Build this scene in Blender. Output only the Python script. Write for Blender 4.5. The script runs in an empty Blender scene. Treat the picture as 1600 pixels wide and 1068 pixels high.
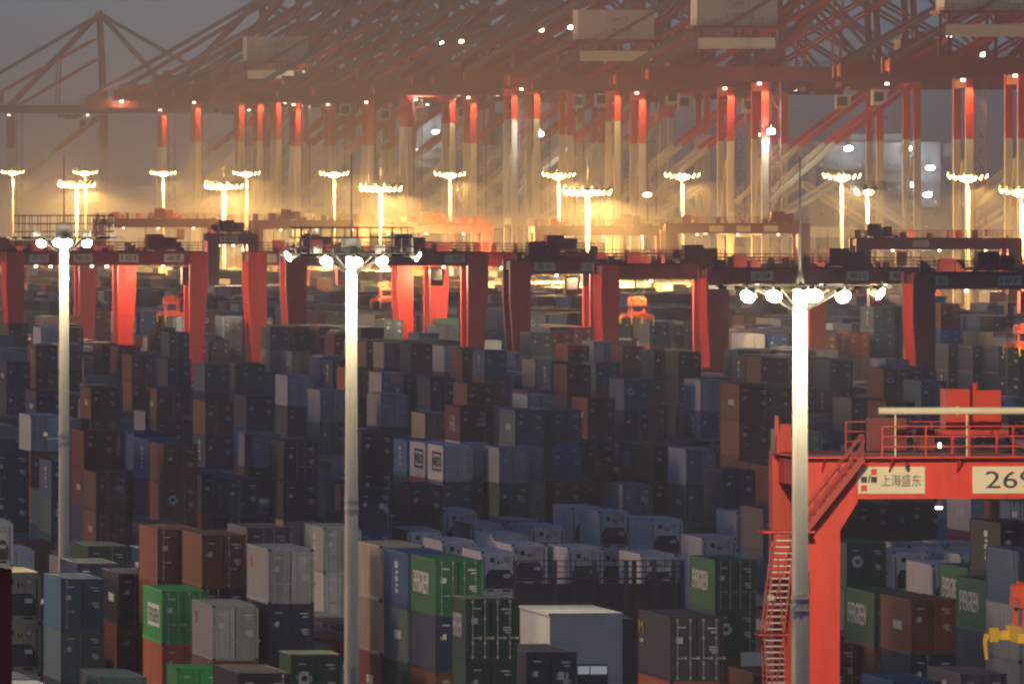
import bpy, bmesh, math, random
import numpy as np
from mathutils import Vector, Matrix

random.seed(11)
S = bpy.context.scene
COL = S.collection
R = math.radians
# ---------------------------------------------------------------- geometry of the view
F, HY, CX, CAMZ = 23300.0, 253.0, 800.0, 35.0        # focal length / horizon / centre in photo pixels, camera height
A = R(6.4)                                            # the yard's long axis runs away from us and to the left by this angle
ca, sa = math.cos(A), math.sin(A)
CW, CH, CL = 2.438, 2.896, 12.192                     # container
def pq(X, D): return X * ca + D * sa, -X * sa + D * ca
def xd(p, q): return p * ca - q * sa, p * sa + q * ca
def at(px, D): return (px - CX) * D / F

# ---------------------------------------------------------------- materials
def mat(name, rgb, rough=0.6, metal=0.0, dirt=0.0, streak=True, emit=0.0, emit_rgb=None, vary=0.0, spec=0.5, bump=.15):
    m = bpy.data.materials.new(name); m.use_nodes = True
    nt = m.node_tree; b = nt.nodes['Principled BSDF']; L = nt.links.new
    b.inputs['Roughness'].default_value = rough; b.inputs['Metallic'].default_value = metal
    b.inputs['Specular IOR Level'].default_value = spec
    col = (*rgb, 1)
    b.inputs['Base Color'].default_value = col
    if emit:
        b.inputs['Emission Color'].default_value = (*(emit_rgb or rgb), 1); b.inputs['Emission Strength'].default_value = emit
    if dirt:
        tc = nt.nodes.new('ShaderNodeTexCoord'); mp = nt.nodes.new('ShaderNodeMapping'); oi = nt.nodes.new('ShaderNodeObjectInfo')
        mp.inputs['Scale'].default_value = (2.2, 2.2, 0.35) if streak else (0.6, 0.6, 0.6)
        off = nt.nodes.new('ShaderNodeVectorMath'); off.operation = 'MULTIPLY_ADD'
        off.inputs[1].default_value = (31, 17, 23)
        cmb = nt.nodes.new('ShaderNodeCombineXYZ')
        for i in range(3): L(oi.outputs['Random'], cmb.inputs[i])
        L(cmb.outputs[0], off.inputs[0]); L(tc.outputs['Object'], off.inputs[2]); L(off.outputs[0], mp.inputs['Vector'])
        n = nt.nodes.new('ShaderNodeTexNoise'); n.inputs['Scale'].default_value = 1.0; n.inputs['Detail'].default_value = 5; n.inputs['Roughness'].default_value = .65
        L(mp.outputs[0], n.inputs['Vector'])
        rp = nt.nodes.new('ShaderNodeValToRGB'); rp.color_ramp.elements[0].position = .42; rp.color_ramp.elements[1].position = .72
        L(n.outputs['Fac'], rp.inputs[0])
        mx = nt.nodes.new('ShaderNodeMix'); mx.data_type = 'RGBA'
        dk = tuple(c * .55 + .028 * w for c, w in zip(rgb, (1.0, .75, .55)))
        mx.inputs['A'].default_value = col; mx.inputs['B'].default_value = (*dk, 1)
        ml = nt.nodes.new('ShaderNodeMath'); ml.operation = 'MULTIPLY'; ml.inputs[1].default_value = dirt
        L(rp.outputs[0], ml.inputs[0]); L(ml.outputs[0], mx.inputs['Factor'])
        out = mx.outputs['Result']
        if vary:
            hs = nt.nodes.new('ShaderNodeHueSaturation')
            mr = nt.nodes.new('ShaderNodeMapRange'); mr.inputs['To Min'].default_value = 1 - vary; mr.inputs['To Max'].default_value = 1 + vary
            L(oi.outputs['Random'], mr.inputs['Value']); L(mr.outputs[0], hs.inputs['Value']); L(out, hs.inputs['Color']); out = hs.outputs[0]
        L(out, b.inputs['Base Color'])
        if bump:
            bp = nt.nodes.new('ShaderNodeBump'); bp.inputs['Strength'].default_value = bump; bp.inputs['Distance'].default_value = .02
            L(n.outputs['Fac'], bp.inputs['Height']); L(bp.outputs[0], b.inputs['Normal'])
        rr = nt.nodes.new('ShaderNodeMapRange'); rr.inputs['To Min'].default_value = rough - .12; rr.inputs['To Max'].default_value = min(1, rough + .2)
        L(n.outputs['Fac'], rr.inputs['Value']); L(rr.outputs[0], b.inputs['Roughness'])
    return m

PAINT = {
    'navy': (0.006, 0.03, 0.082), 'blue': (0.008, 0.085, 0.27), 'sky_blue': (.03, .22, .50), 'pale_blue': (.24, .33, .42),
    'dark_green': (0.005, 0.095, 0.046), 'green': (0.006, 0.14, 0.05), 'bright_green': (.025, .46, .085), 'brown': (0.24, 0.062, 0.016),
    'maroon': (0.19, 0.012, 0.012), 'orange': (0.62, 0.13, 0.025), 'charcoal': (0.012, 0.013, 0.016), 'slate': (0.085, 0.165, 0.18),
    'grey': (0.5, 0.51, 0.5), 'white': (.80, .80, .78), 'beige': (0.56, 0.47, 0.31), 'graphite': (.070, .073, .095), 'mauve': (0.15, 0.12, 0.125), 'slate_blue': (0.04, 0.13, 0.23)}
SAY = {'navy': 'navy', 'blue': 'blue', 'sky_blue': 'sky blue', 'pale_blue': 'pale blue', 'dark_green': 'dark green', 'green': 'green',
       'bright_green': 'vivid green', 'brown': 'brown', 'maroon': 'maroon', 'orange': 'orange', 'charcoal': 'charcoal', 'slate': 'slate',
       'grey': 'grey', 'white': 'white', 'beige': 'beige', 'mauve': 'mauve', 'graphite': 'dark mauve', 'slate_blue': 'steel-blue'}
PM = {k: mat('paint_' + k, v, .55, 0, .8, True, vary=.22) for k, v in PAINT.items()}
M = dict(
    bar=mat('galvanised_bar', (.42, .42, .40), .4, .6, .3), gap=mat('rubber_seal', (.012, .012, .014), .8),
    decal=mat('decal_white', (.75, .75, .72), .6), mark=mat('marking_white', (.78, .78, .75), .6, 0, .25), yellow=mat('marking_yellow', (.75, .55, .04), .5),
    ink=mat('sign_ink', (.02, .02, .03), .6), redink=mat('sign_red', (.62, .05, .04), .6), plate=mat('sign_plate', (.74, .68, .50), .6, 0, .3, False),
    red=mat('crane_red', (.68, .028, .008), .5, 0, .6, True), red_shade=mat('crane_red_shaded', (.36, .018, .010), .5, 0, .4), red_unlit=mat('crane_red_unlit', (.20, .014, .016), .5, 0, .4), dred=mat('dark_crane_red', (.20, .016, .013), .5, 0, .4),  # gantry and quay reds: crane red with shade put into the colour
    cwhite=mat('crane_white', (.72, .68, .55), .55, 0, .35), stay=mat('stay_grey', (.26, .13, .15), .6),
    gpole=mat('far_mast_pole', (.16, .155, .14), .6, .1, .4, bump=0),  # far mast poles, darker than the near ones
    pole=mat('mast_paint', (.62, .60, .53), .5, .1, .45, bump=0), plat=mat('platform_steel', (.022, .024, .022), .7, .2), steel=mat('dark_steel', (.05, .052, .058), .6, .3, .3), black=mat('black_rubber', (.015, .015, .016), .8),
    grille=mat('reefer_grille', (.012, .014, .018), .7), house=mat('house_white', (.60, .58, .58), .6, 0, .3, False),
    emb=mat('emblem_blue', (.03, .06, .11), .6), glass=mat('window_glass', (.03, .045, .06), .1), yel=mat('spreader_yellow', (.85, .55, .02), .45, 0, .3),
    org=mat('spreader_red', (.80, .10, .02), .45, 0, .3), wall=mat('building_wall', (.58, .60, .62), .7, 0, .35, False),
    rack=mat('rack_steel', (.055, .062, .075), .6, .2, .3),
    lens=mat('lamp_lens', (1, .9, .7), .3, emit=70, emit_rgb=(1, .84, .50)), lensy=mat('sodium_lens', (1, .8, .5), .3, emit=25, emit_rgb=(1, .66, .20)),
    lensw=mat('white_lens', (1, 1, 1), .3, emit=30, emit_rgb=(.86, .95, 1)), lenss=mat('small_lens', (1, .9, .7), .3, emit=3.5, emit_rgb=(1, .78, .48)),
    ship=mat('ship_white', (.40, .42, .43), .5, 0, .25, True), hull=mat('ship_hull', (.03, .05, .10), .5, 0, .3), win=mat('lit_window', (.8, .8, .7), .3, emit=.07, emit_rgb=(.8, .92, 1)),
)

# ---------------------------------------------------------------- mesh builder
class MB:
    def __init__(s): s.v, s.f, s.m = [], [], []
    def add(s, verts, faces, mi=0):
        k = len(s.v); s.v += [tuple(x) for x in verts]; s.f += [tuple(i + k for i in f) for f in faces]; s.m += [mi] * len(faces); return s
    def bx(s, x0, x1, y0, y1, z0, z1, mi=0):
        return s.add([(x0, y0, z0), (x1, y0, z0), (x1, y1, z0), (x0, y1, z0), (x0, y0, z1), (x1, y0, z1), (x1, y1, z1), (x0, y1, z1)],
                     [(0, 3, 2, 1), (4, 5, 6, 7), (0, 1, 5, 4), (1, 2, 6, 5), (2, 3, 7, 6), (3, 0, 4, 7)], mi)
    def bar(s, a, b, w, h=None, mi=0):
        a, b = Vector(a), Vector(b); h = h or w; d = (b - a).normalized()
        up = Vector((0, 0, 1)) if abs(d.z) < .98 else Vector((0, 1, 0))
        x = d.cross(up).normalized() * (w / 2); y = x.cross(d).normalized() * (h / 2)
        vs = [a - x - y, a + x - y, a + x + y, a - x + y, b - x - y, b + x - y, b + x + y, b - x + y]
        return s.add(vs, [(0, 1, 2, 3), (7, 6, 5, 4), (0, 4, 5, 1), (1, 5, 6, 2), (2, 6, 7, 3), (3, 7, 4, 0)], mi)
    def tube(s, a, b, r0, r1=None, n=8, mi=0, cap=True):
        a, b = Vector(a), Vector(b); r1 = r0 if r1 is None else r1; d = (b - a).normalized()
        up = Vector((0, 0, 1)) if abs(d.z) < .98 else Vector((0, 1, 0))
        x = d.cross(up).normalized(); y = x.cross(d).normalized()
        vs = []
        for c, r in ((a, r0), (b, r1)):
            for i in range(n):
                t = 2 * math.pi * i / n; vs.append(c + x * (r * math.cos(t)) + y * (r * math.sin(t)))
        fs = [(i, (i + 1) % n, n + (i + 1) % n, n + i) for i in range(n)]
        if cap: fs += [tuple(range(n))[::-1], tuple(range(n, 2 * n))]
        return s.add(vs, fs, mi)
    def prism(s, pts, y0, y1, mi=0):                      # outline in XZ, thick along Y
        n = len(pts); vs = [(x, y0, z) for x, z in pts] + [(x, y1, z) for x, z in pts]
        return s.add(vs, [tuple(range(n))[::-1], tuple(range(n, 2 * n))] + [(i, (i + 1) % n, n + (i + 1) % n, n + i) for i in range(n)], mi)
    def mesh(s, name, mats):
        me = bpy.data.meshes.new(name); me.from_pydata(s.v, [], s.f)
        for m in mats: me.materials.append(m)
        me.polygons.foreach_set('material_index', s.m)
        bm = bmesh.new(); bm.from_mesh(me); bmesh.ops.recalc_face_normals(bm, faces=bm.faces); bm.to_mesh(me); bm.free()
        me.update(); return me
    def build(s, name, mats, parent=None, loc=(0, 0, 0), smooth=False):
        me = s.mesh(name, mats if isinstance(mats, (list, tuple)) else [mats])
        if smooth:
            for p in me.polygons: p.use_smooth = len(p.vertices) == 4
        return link(name, me, parent, loc)
def link(name, me, parent=None, loc=(0, 0, 0)):
    o = bpy.data.objects.new(name, me); COL.objects.link(o); o.location = loc
    if parent: o.parent = parent
    return o
def tag(o, label=None, cat=None, group=None, kind=None):
    for k, v in (('label', label), ('category', cat), ('group', group), ('kind', kind)):
        if v: o[k] = v
    return o
def empty(name, X, Y, Z=0.0, rot=A):
    o = bpy.data.objects.new(name, None); COL.objects.link(o); o.location = (X, Y, Z); o.rotation_euler = (0, 0, rot); o.empty_display_size = .5
    return o
def copy_tree(o, parent=None):
    c = o.copy(); COL.objects.link(c)
    if parent: c.parent = parent
    for ch in list(o.children): copy_tree(ch, c)
    return c
def text(name, body, height, width, m, parent, mtx, depth=.008, bold=0):
    cu = bpy.data.curves.new('lettering', 'FONT'); cu.body = body; cu.size = 1; cu.align_x = 'LEFT'; cu.extrude = 0; cu.resolution_u = 3; cu.offset = bold
    t = bpy.data.objects.new('tmp', cu); COL.objects.link(t)
    dg = bpy.context.evaluated_depsgraph_get(); me = bpy.data.meshes.new_from_object(t.evaluated_get(dg))
    bpy.data.objects.remove(t); bpy.data.curves.remove(cu)
    n = len(me.vertices); co = np.empty(n * 3, dtype=np.float32); me.vertices.foreach_get('co', co); co = co.reshape(-1, 3)
    lo, hi = co.min(0), co.max(0)
    co[:, 0] = (co[:, 0] - lo[0]) / (hi[0] - lo[0]) * width; co[:, 1] = (co[:, 1] - lo[1]) / (hi[1] - lo[1]) * height; co[:, 2] = 0
    me.vertices.foreach_set('co', co.ravel())
    bm = bmesh.new(); bm.from_mesh(me)
    ex = bmesh.ops.extrude_face_region(bm, geom=bm.faces[:]); bmesh.ops.translate(bm, vec=(0, 0, depth), verts=[g for g in ex['geom'] if isinstance(g, bmesh.types.BMVert)])
    bmesh.ops.recalc_face_normals(bm, faces=bm.faces); bm.to_mesh(me); bm.free()
    me.materials.clear(); me.materials.append(m); me.transform(mtx)
    return link(name, me, parent)
def M_front(x, y, z): return Matrix.Translation((x, y, z)) @ Matrix(((1, 0, 0, 0), (0, 0, -1, 0), (0, 1, 0, 0), (0, 0, 0, 1)))      # reads towards -Y
def M_left(x, y, z): return Matrix.Translation((x, y, z)) @ Matrix(((0, 0, -1, 0), (-1, 0, 0, 0), (0, 1, 0, 0), (0, 0, 0, 1)))      # reads towards -X, from far to near

# ---------------------------------------------------------------- camera, world, sun
cam = bpy.data.cameras.new('camera'); cam.sensor_width = 36; cam.lens = F / 1600 * 36; cam.shift_y = -(534 - HY) / 1600
cam.clip_start = 20; cam.clip_end = 60000
co = bpy.data.objects.new('camera', cam); COL.objects.link(co); co.location = (0, 0, CAMZ); co.rotation_euler = (R(90), 0, 0); S.camera = co
SKY_STRENGTH, SUN_EL, SUN_ROT = 0.040, 2.5, -95.0
w = bpy.data.worlds.new('World'); S.world = w; w.use_nodes = True
sk = w.node_tree.nodes.new('ShaderNodeTexSky'); sk.sky_type = 'NISHITA'; sk.sun_disc = False
sk.sun_elevation = R(SUN_EL); sk.sun_rotation = R(SUN_ROT); sk.air_density = .32; sk.dust_density = .3; sk.ozone_density = 2.2
bg = w.node_tree.nodes['Background']; bg.inputs['Strength'].default_value = SKY_STRENGTH
w.node_tree.links.new(sk.outputs[0], bg.inputs['Color'])
S.view_settings.view_transform = 'Standard'; S.view_settings.look = 'None'; S.view_settings.exposure = 1.5; S.view_settings.gamma = 1
S.render.engine = 'CYCLES'; cy = S.cycles
cy.use_denoising = True; cy.max_bounces = 4; cy.diffuse_bounces = 2; cy.glossy_bounces = 2; cy.transmission_bounces = 1; cy.volume_bounces = 0; cy.sample_clamp_indirect = 2.0
cy.pixel_filter_type = 'BLACKMAN_HARRIS'; cy.filter_width = 2.3; cy.use_light_tree = True; cy.caustics_reflective = False; cy.caustics_refractive = False

sun = bpy.data.lights.new('sun', 'SUN'); sun.energy = .32; sun.angle = R(12); sun.color = (1, .52, .24)
so = bpy.data.objects.new('sun', sun); COL.objects.link(so); so.rotation_euler = Vector((.99, -.1, -.075)).to_track_quat('-Z', 'Y').to_euler()

def lamp(name, parent, loc, power, rgb, radius=.3, spot=None, aim=None):
    l = bpy.data.lights.new(name, 'SPOT' if spot else 'POINT'); l.energy = power; l.color = rgb; l.shadow_soft_size = radius
    if spot: l.spot_size = R(spot); l.spot_blend = .35
    o = bpy.data.objects.new(name, l); COL.objects.link(o); o.location = loc; o.parent = parent
    if aim: o.rotation_euler = Vector(aim).to_track_quat('-Z', 'Y').to_euler()
    return o

# ---------------------------------------------------------------- haze, ground, sea
HAZE = 1.65e-4
hz = MB().bx(-2500, 2500, -60, 32000, -3, 92).build('haze', []); tag(hz, kind='stuff')
hm = bpy.data.materials.new('air'); hm.use_nodes = True; nt = hm.node_tree; nt.nodes.remove(nt.nodes['Principled BSDF'])
pv = nt.nodes.new('ShaderNodeVolumePrincipled'); pv.inputs['Density'].default_value = HAZE; pv.inputs['Color'].default_value = (.93, .92, .95, 1); pv.inputs['Anisotropy'].default_value = .3
nt.links.new(pv.outputs[0], nt.nodes['Material Output'].inputs['Volume']); hz.data.materials.append(hm)
gm = mat('asphalt', (.055, .054, .052), .8, 0, .6, False)
g = MB().add([(-2400, -40, 0), (2400, -40, 0), (2400, 6200, 0), (-2400, 6200, 0)], [(0, 1, 2, 3)]).build('ground', gm); tag(g, kind='structure')
sea_m = mat('sea_water', (.02, .035, .045), .25)
sx0, sy0 = xd(468, -200); sx1, sy1 = xd(468, 31000)
sea = MB().add([(sx0, 200, .01), (2400, 200, .01), (2400, 31500, .01), (sx1, 31500, .01)], [(0, 1, 2, 3)]).build('sea', sea_m, loc=(0, 0, .02)); tag(sea, kind='structure')

# ---------------------------------------------------------------- floodlight masts
WARM, SODIUM, COOL = (1.0, .80, .50), (1.0, .54, .13), (.85, .95, 1.0)
P_FRONT, P_MID, P_FAR = 6500, 820000, 300000
_fl = {}
def floodlight(parent, loc, az, mlens, sc=1.0):
    """housing with its lens as a sub-part; az = direction it faces (0 = towards the camera)"""
    if 'h' not in _fl:
        b = MB().prism([(-.26, -.18), (.26, -.18), (.29, .18), (.18, .28), (-.18, .28), (-.29, .18)], -.06, .30).bx(-.05, .05, .0, .16, .34, .62)
        _fl['h'] = b.mesh('floodlight', [M['steel']])
    if mlens.name not in _fl:
        n = 16; v = [(.36 * math.cos(2 * math.pi * i / n), -.075, .05 + .30 * math.sin(2 * math.pi * i / n)) for i in range(n)] + [(0, -.15, .05)]
        _fl[mlens.name] = MB().add(v, [(i, (i + 1) % n, n) for i in range(n)]).mesh('lens', [mlens])
    o = link('floodlight', _fl['h'], parent, loc); o.rotation_euler = (R(28), 0, az); o.scale = (sc, sc, sc) if sc < 2.45 else (sc, sc, sc * .72)
    link('lens', _fl[mlens.name], o)
    return o
def ring(mb, r, z, t, n=24, mi=0):
    pts = [(r * math.cos(2 * math.pi * i / n), r * math.sin(2 * math.pi * i / n), z) for i in range(n)]
    for i in range(n): mb.bar(pts[i], pts[(i + 1) % n], t, t, mi)
def mast(name, px, D, ztop, label, group, lamps, power, rgb, mlens, near=True, arm=False, basket=True, aim=0):
    X = at(px, D); t = empty(name, X, D, 0, 0); tag(t, label, 'light mast', group)
    zt = ztop
    seg = MB(); zs = [0, 9.6, 18.0, zt + .5]
    for a_, b_ in zip(zs[:-1], zs[1:]):
        ra, rb = .42 - .15 * a_ / 30, .42 - .15 * b_ / 30
        seg.tube((0, 0, a_), (0, 0, b_), ra, rb, 20, 0, False)
    seg.build('pole', M['pole'] if near else M['gpole'], t, smooth=True)
    MB().bx(-.75, .75, -.75, .75, 0, .18).tube((0, 0, .18), (0, 0, .35), .6, .5, 12).build('base_plate', M['steel'], t)
    for z in ((9.6, 17.55, 18.0) if near else (18.0,)):
        r = .42 - .15 * z / 30
        MB().tube((0, 0, z - .07), (0, 0, z + .07), r + .035, r + .035, 20).tube((0, 0, z + .11), (0, 0, z + .14), r + .02, r + .02, 20).build('collar', M['pole'], t)
    MB().tube((0, 0, zt + .5), (0, 0, zt + 3.2), .06, .045, 8).tube((0, 0, zt + 3.2), (0, 0, zt + 5.5), .04, .02, 6).tube((0, 0, zt + .5), (0, 0, zt + 1.0), .22, .1, 10).build('lightning_rod', M['steel'], t)
    p = MB(); ring(p, 3.15, zt + .42, .13); ring(p, 2.2, zt + .42, .09); ring(p, .9, zt + .42, .1, 12)
    for i in range(12):
        a_ = math.pi * i / 6 + .1; p.bar((.2 * math.cos(a_), .2 * math.sin(a_), zt + .42), (3.6 * math.cos(a_), 3.6 * math.sin(a_), zt + .42), .1, .14)
        p.bar((.25 * math.cos(a_), .25 * math.sin(a_), zt - .5), (1.8 * math.cos(a_), 1.8 * math.sin(a_), zt + .36), .05)
    p.build('lamp_platform', M['plat'], t)
    if basket:
        q = MB()
        for z in (1.0, 1.5, 2.0): ring(q, 3.1, zt + z - .2, .055)
        for i in range(30):
            a_ = 2 * math.pi * i / 30; q.bar((3.1 * math.cos(a_), 3.1 * math.sin(a_), zt + .45), (3.1 * math.cos(a_), 3.1 * math.sin(a_), zt + 1.85), .045)
        q.bx(-.5, .5, -.4, .4, zt + .5, zt + 1.25); q.bx(1.2, 1.7, -.3, .3, zt + .5, zt + .95); q.bx(-1.9, -1.5, -.3, .3, zt + .5, zt + .85)
        q.build('railing', M['steel'], t)
    for dx, dz in lamps:
        r = 3.35; y = -math.sqrt(max(.3, r * r - dx * dx)) if near else -.7
        floodlight(t, (dx, y, zt + dz + .06), math.atan2(dx, -y), mlens, .85 if near else 2.5 if group == G2 else 2.2 if abs(dx) < 1 else 1.5)
        MB().bar((dx * .93, y * .93, zt + .40), (dx, y, zt + dz + .3), .07).build('bracket', M['steel'], t) if near else None
    if arm:
        am = MB(); am.bar((-.3, -.1, 17.75), (-1.05, -.25, 17.7), .06).bar((-1.05, -.25, 17.7), (-1.15, -.25, 17.95), .05).tube((-1.15, -.25, 17.9), (-1.15, -.25, 18.12), .14, .1, 10)
        am.bx(-.36, -.2, -.3, .1, 17.2, 17.7)
        am.build('camera_arm', M['pole'], t)
    # the lamps' light
    if near:
        for dx, dy in ((-1.9, -1.5), (2.1, -1.2)): lamp('lamp_light', t, (dx, dy, zt - .6), 1800 if aim else 1500, rgb, .3)
        for dx, dy in ((-1, -.1), (1, -.1), (.15, 1), (-.25, -1)): lamp('lamp_light', t, (dx * 3.3, dy * 3.3, zt - .9), power / 4 * (.1 if dy == 1 else .8 if dy == -1 else 1) if aim != 1 or dy != 1 else power * 1.35, rgb, .3, 125, (dx, dy, -.62))
    else:
        lamp('lamp_light', t, (-2.6, -2.6, zt - .9), power * (.18 if group == G2 else .05), rgb, .4); lamp('lamp_light', t, (2.6, -2.6, zt - .9), power * (.85 if group == G2 else .96), rgb, .4, 176 if group == G2 else 162)
    return t
G2 = 'sodium light masts behind the gantry cranes'
G1 = 'floodlight masts along the container yard road'
mast('light_mast', 100, 932, 29.85, 'slim pale light mast with railed basket, thinnest of the three tall near masts', G1, ((-1.3, .0), (-.25, .05), (.3, .05), (1.5, 0)), P_FRONT, WARM, M['lens'], True, True)
mast('light_mast', 549, 752, 29.9, 'tall pale light mast with basket and five glowing lamps, middle of three near masts', G1, ((-3.1, .28), (-1.2, .05), (.28, .0), (1.55, .05), (3.3, .25)), P_FRONT, WARM, M['lens'], True, False)
mast('light_mast', 1250, 582.5, 29.7, 'thickest pale light mast, standing in front of the bright red gantry leg', G1, ((-2.05, .0), (-1.05, .02), (.25, .04), (.5, .04), (1.6, .0), (3.05, .1)), 11000, WARM, M['lens'], True, True, False, 1)
mast('light_mast', -420, 850, 29.8, 'light mast beside the cream refrigerated containers, out at the yard edge', G1, ((-1.3, 0), (1.3, 0)), 14000, (1, .86, .62), M['lens'])
G2 = 'sodium light masts behind the gantry cranes'
BARL = [(-3.6, .06), (-2.6, .03), (-1.6, 0), (-.6, 0), (.6, 0), (1.6, 0), (2.6, .03), (3.6, .06)]
for px, s, lab in ((918, 9.2, 'wide glowing sodium lamp mast, lowest and brightest of the far bar-shaped lamps'), (595, 8.1, 'glowing bar-shaped sodium lamp mast behind the middle near mast'),
                   (350, 7.36, 'glowing bar-shaped sodium lamp mast above the numbered red gantry'), (120, 7.0, 'small glowing bar-shaped sodium lamp mast beside the left near mast spike')):
    mast('light_mast', px, F / s, 29.7, lab, G2, BARL, P_MID, SODIUM, M['lensy'], False, False, False)
mast('light_mast', 1355, F / 9.2, 29.9, 'unlit-looking pale mast with dark round head and spike before the white ship', G2, ((-1.6, -.1), (.2, -.1)), P_MID * .05, WARM, M['lenss'], False, False, True)
G3 = 'sodium light masts along the quay'
VEE = [(-3.2, .42), (-2.2, .25), (-1.1, .08), (-.3, 0), (.3, 0), (1.1, .08), (2.2, .25), (3.2, .42)]
ORD = ['first', 'second', 'third', 'fourth', 'fifth', 'sixth', 'seventh', 'eighth', 'ninth', 'tenth', 'eleventh', 'twelfth', 'thirteenth', 'fourteenth', 'fifteenth', 'sixteenth', 'seventeenth', 'eighteenth', 'nineteenth', 'twentieth']
for i, px in enumerate((20, 133, 255, 385, 522, 703, 873, 1066, 1315, 1512, 1596)):
    D_ = (372 if px != 1596 else 345) / (at(px, 1.0) * ca + sa); yl = 271 + (px - 20) * .0062 if px != 1596 else 303
    mast('light_mast', px, D_, CAMZ - (yl - HY) * D_ / F, f'small shallow V-shaped sodium lamp by the quay, {ORD[i]} of that row from the left', G3, VEE, P_FAR, SODIUM, M['lensy'], False, False, False)
# ---------------------------------------------------------------- containers
H2 = CW / 2
def corr_wall(mb, x, sgn, y0, y1, z0, z1, mi=0, pitch=.29, dep=.036):
    n = int((y1 - y0) / pitch); ys = []; p = (y1 - y0) / n
    for i in range(n):
        b = y0 + i * p; ys += [(b, 0), (b + p * .28, 0), (b + p * .5, 1), (b + p * .78, 1)]
    ys.append((y1, 0))
    vs = []
    for y, k in ys: vs += [(x - sgn * dep * k, y, z0), (x - sgn * dep * k, y, z1)]
    mb.add(vs, [(2 * i, 2 * i + 2, 2 * i + 3, 2 * i + 1) for i in range(len(ys) - 1)], mi)
def shell_mb(L, reefer=False, detail=True):
    m = MB(); W, H = H2, CH
    for x0, x1 in ((-W, -W + .13), (W - .13, W)):
        m.bx(x0, x1, 0, .12, .0, H); m.bx(x0, x1, L - .12, L, .0, H)
        m.bx(x0, x1, .12, L - .12, .0, .14); m.bx(x0 + .02, x1 - .02, .12, L - .12, H - .09, H - .012)
    m.bx(-W + .13, W - .13, .01, .12, H - .13, H - .004); m.bx(-W + .13, W - .13, .01, .12, .0, .15)
    m.bx(-W + .13, W - .13, L - .12, L - .01, .0, H - .004)
    m.bx(-W + .11, W - .11, .12, L - .12, H - .06, H - .03); m.bx(-W + .13, W - .13, .12, L - .12, .08, .12)
    if detail and not reefer:
        corr_wall(m, -W + .03, -1, .12, L - .12, .14, H - .09); corr_wall(m, W - .03, 1, .12, L - .12, .14, H - .09)
        n = int(L / .55)
        for i in range(n):
            y = .3 + i * (L - .6) / (n - 1); m.bx(-W + .16, W - .16, y - .1, y + .1, H - .03, H - .008)
    elif reefer:
        m.bx(-W + .02, -W + .1, .12, L - .12, .14, H - .09); m.bx(W - .1, W - .02, .12, L - .12, .14, H - .09)
        for i in range(9):
            y = .8 + i * (L - 1.6) / 8; m.bx(-W + .012, -W + .02, y - .03, y + .03, .16, H - .1)
    else:
        m.bx(-W + .03, -W + .08, .12, L - .12, .14, H - .09); m.bx(W - .08, W - .03, .12, L - .12, .14, H - .09)
    for x in (-W - .004, W - .17):
        for z in (-.0, H - .115):
            m.bx(x, x + .174, -.006, .17, z + .002, z + .117, 1)
    return m
def door_mb(sgn):                                    # one leaf; sgn -1 = hinged at -x
    m = MB(); a, b = (-H2 + .135, -.006) if sgn < 0 else (.006, H2 - .135)
    m.bx(a, b, .055, .10, .155, CH - .135)
    z0 = .2
    for i in range(5):
        z = .24 + i * .49; m.bx(a + .06, b - .06, .035, .055, z, z + .34)
    m.bx(a, a + .018, .045, .055, .155, CH - .135, 1); m.bx(b - .018, b, .045, .055, .155, CH - .135, 1)
    for z in (.45, 1.1, 1.75, 2.4):
        xh = a if sgn < 0 else b - .05; m.bx(xh, xh + .05, .02, .055, z, z + .14, 0)
    if sgn > 0:
        for z, wd in ((2.35, .52), (2.18, .34), (1.5, .42), (1.38, .42), (1.26, .3)): m.bx(b - .14 - wd * .9, b - .14, .028, .035, z, z + .075, 2)
    else: m.bx(a + .15, a + .45, .028, .035, 1.7, 1.98, 2); m.bx(a + .2, a + .6, .028, .035, 2.4, 2.46, 2)
    return m
def bar_mb(x):
    m = MB().tube((x, -.005, .06), (x, -.005, CH - .05), .022, None, 6)
    for z in (.10, .75, 1.9, CH - .2): m.bx(x - .055, x + .055, -.03, .045, z, z + .1)
    m.bx(x - .02, x + .40, -.035, -.01, 1.02, 1.07); m.bx(x + .3, x + .42, -.035, .03, .98, 1.11)
    return m
def merge(mb, other, remap=None):
    k = len(mb.v); mb.v += other.v; mb.f += [tuple(i + k for i in f) for f in other.f]; mb.m += [(remap or {}).get(i, i) for i in other.m]; return mb
BARX = {-1: (-.88, -.30), 1: (.30, .88)}
def arch_pts(w, h, z0, n=10): return [(-w, z0), (w, z0), (w, z0 + h * .62), (w * .72, z0 + h), (-w * .72, z0 + h), (-w, z0 + h * .62)]
def machinery_mb():
    m = MB().bx(-H2 + .135, H2 - .135, .06, .12, .155, CH - .135); return m
def reefer_parts(parent, paint):
    o = link('machinery_panel', ME['machinery'], parent); paint_slot(o, paint)
    link('grille', ME['grille'], o); link('fan', ME['fan'], o, (.56, 0, .12)); link('control_box', ME['control'], o)
def paint_slot(o, key):
    o.material_slots[0].link = 'OBJECT'; o.material_slots[0].material = PM[key]; return o
base = [PM['grey'], M['bar'], M['decal'], M['gap']]
ME = {}
for nm, L in (('40', CL), ('20', 6.058)):
    ME['shell' + nm] = shell_mb(L).mesh('shell', [PM['grey'], M['steel']])
    ME['rshell' + nm] = shell_mb(L, True).mesh('reefer_shell', [PM['grey'], M['steel']])
    one = shell_mb(L)
    one.m = [3 if i == 1 else 0 for i in one.m]
    for sg in (-1, 1):
        merge(one, door_mb(sg), {1: 3})
        for x in BARX[sg]: merge(one, bar_mb(x))
    ME['one' + nm] = one.mesh('container', base)
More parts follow.
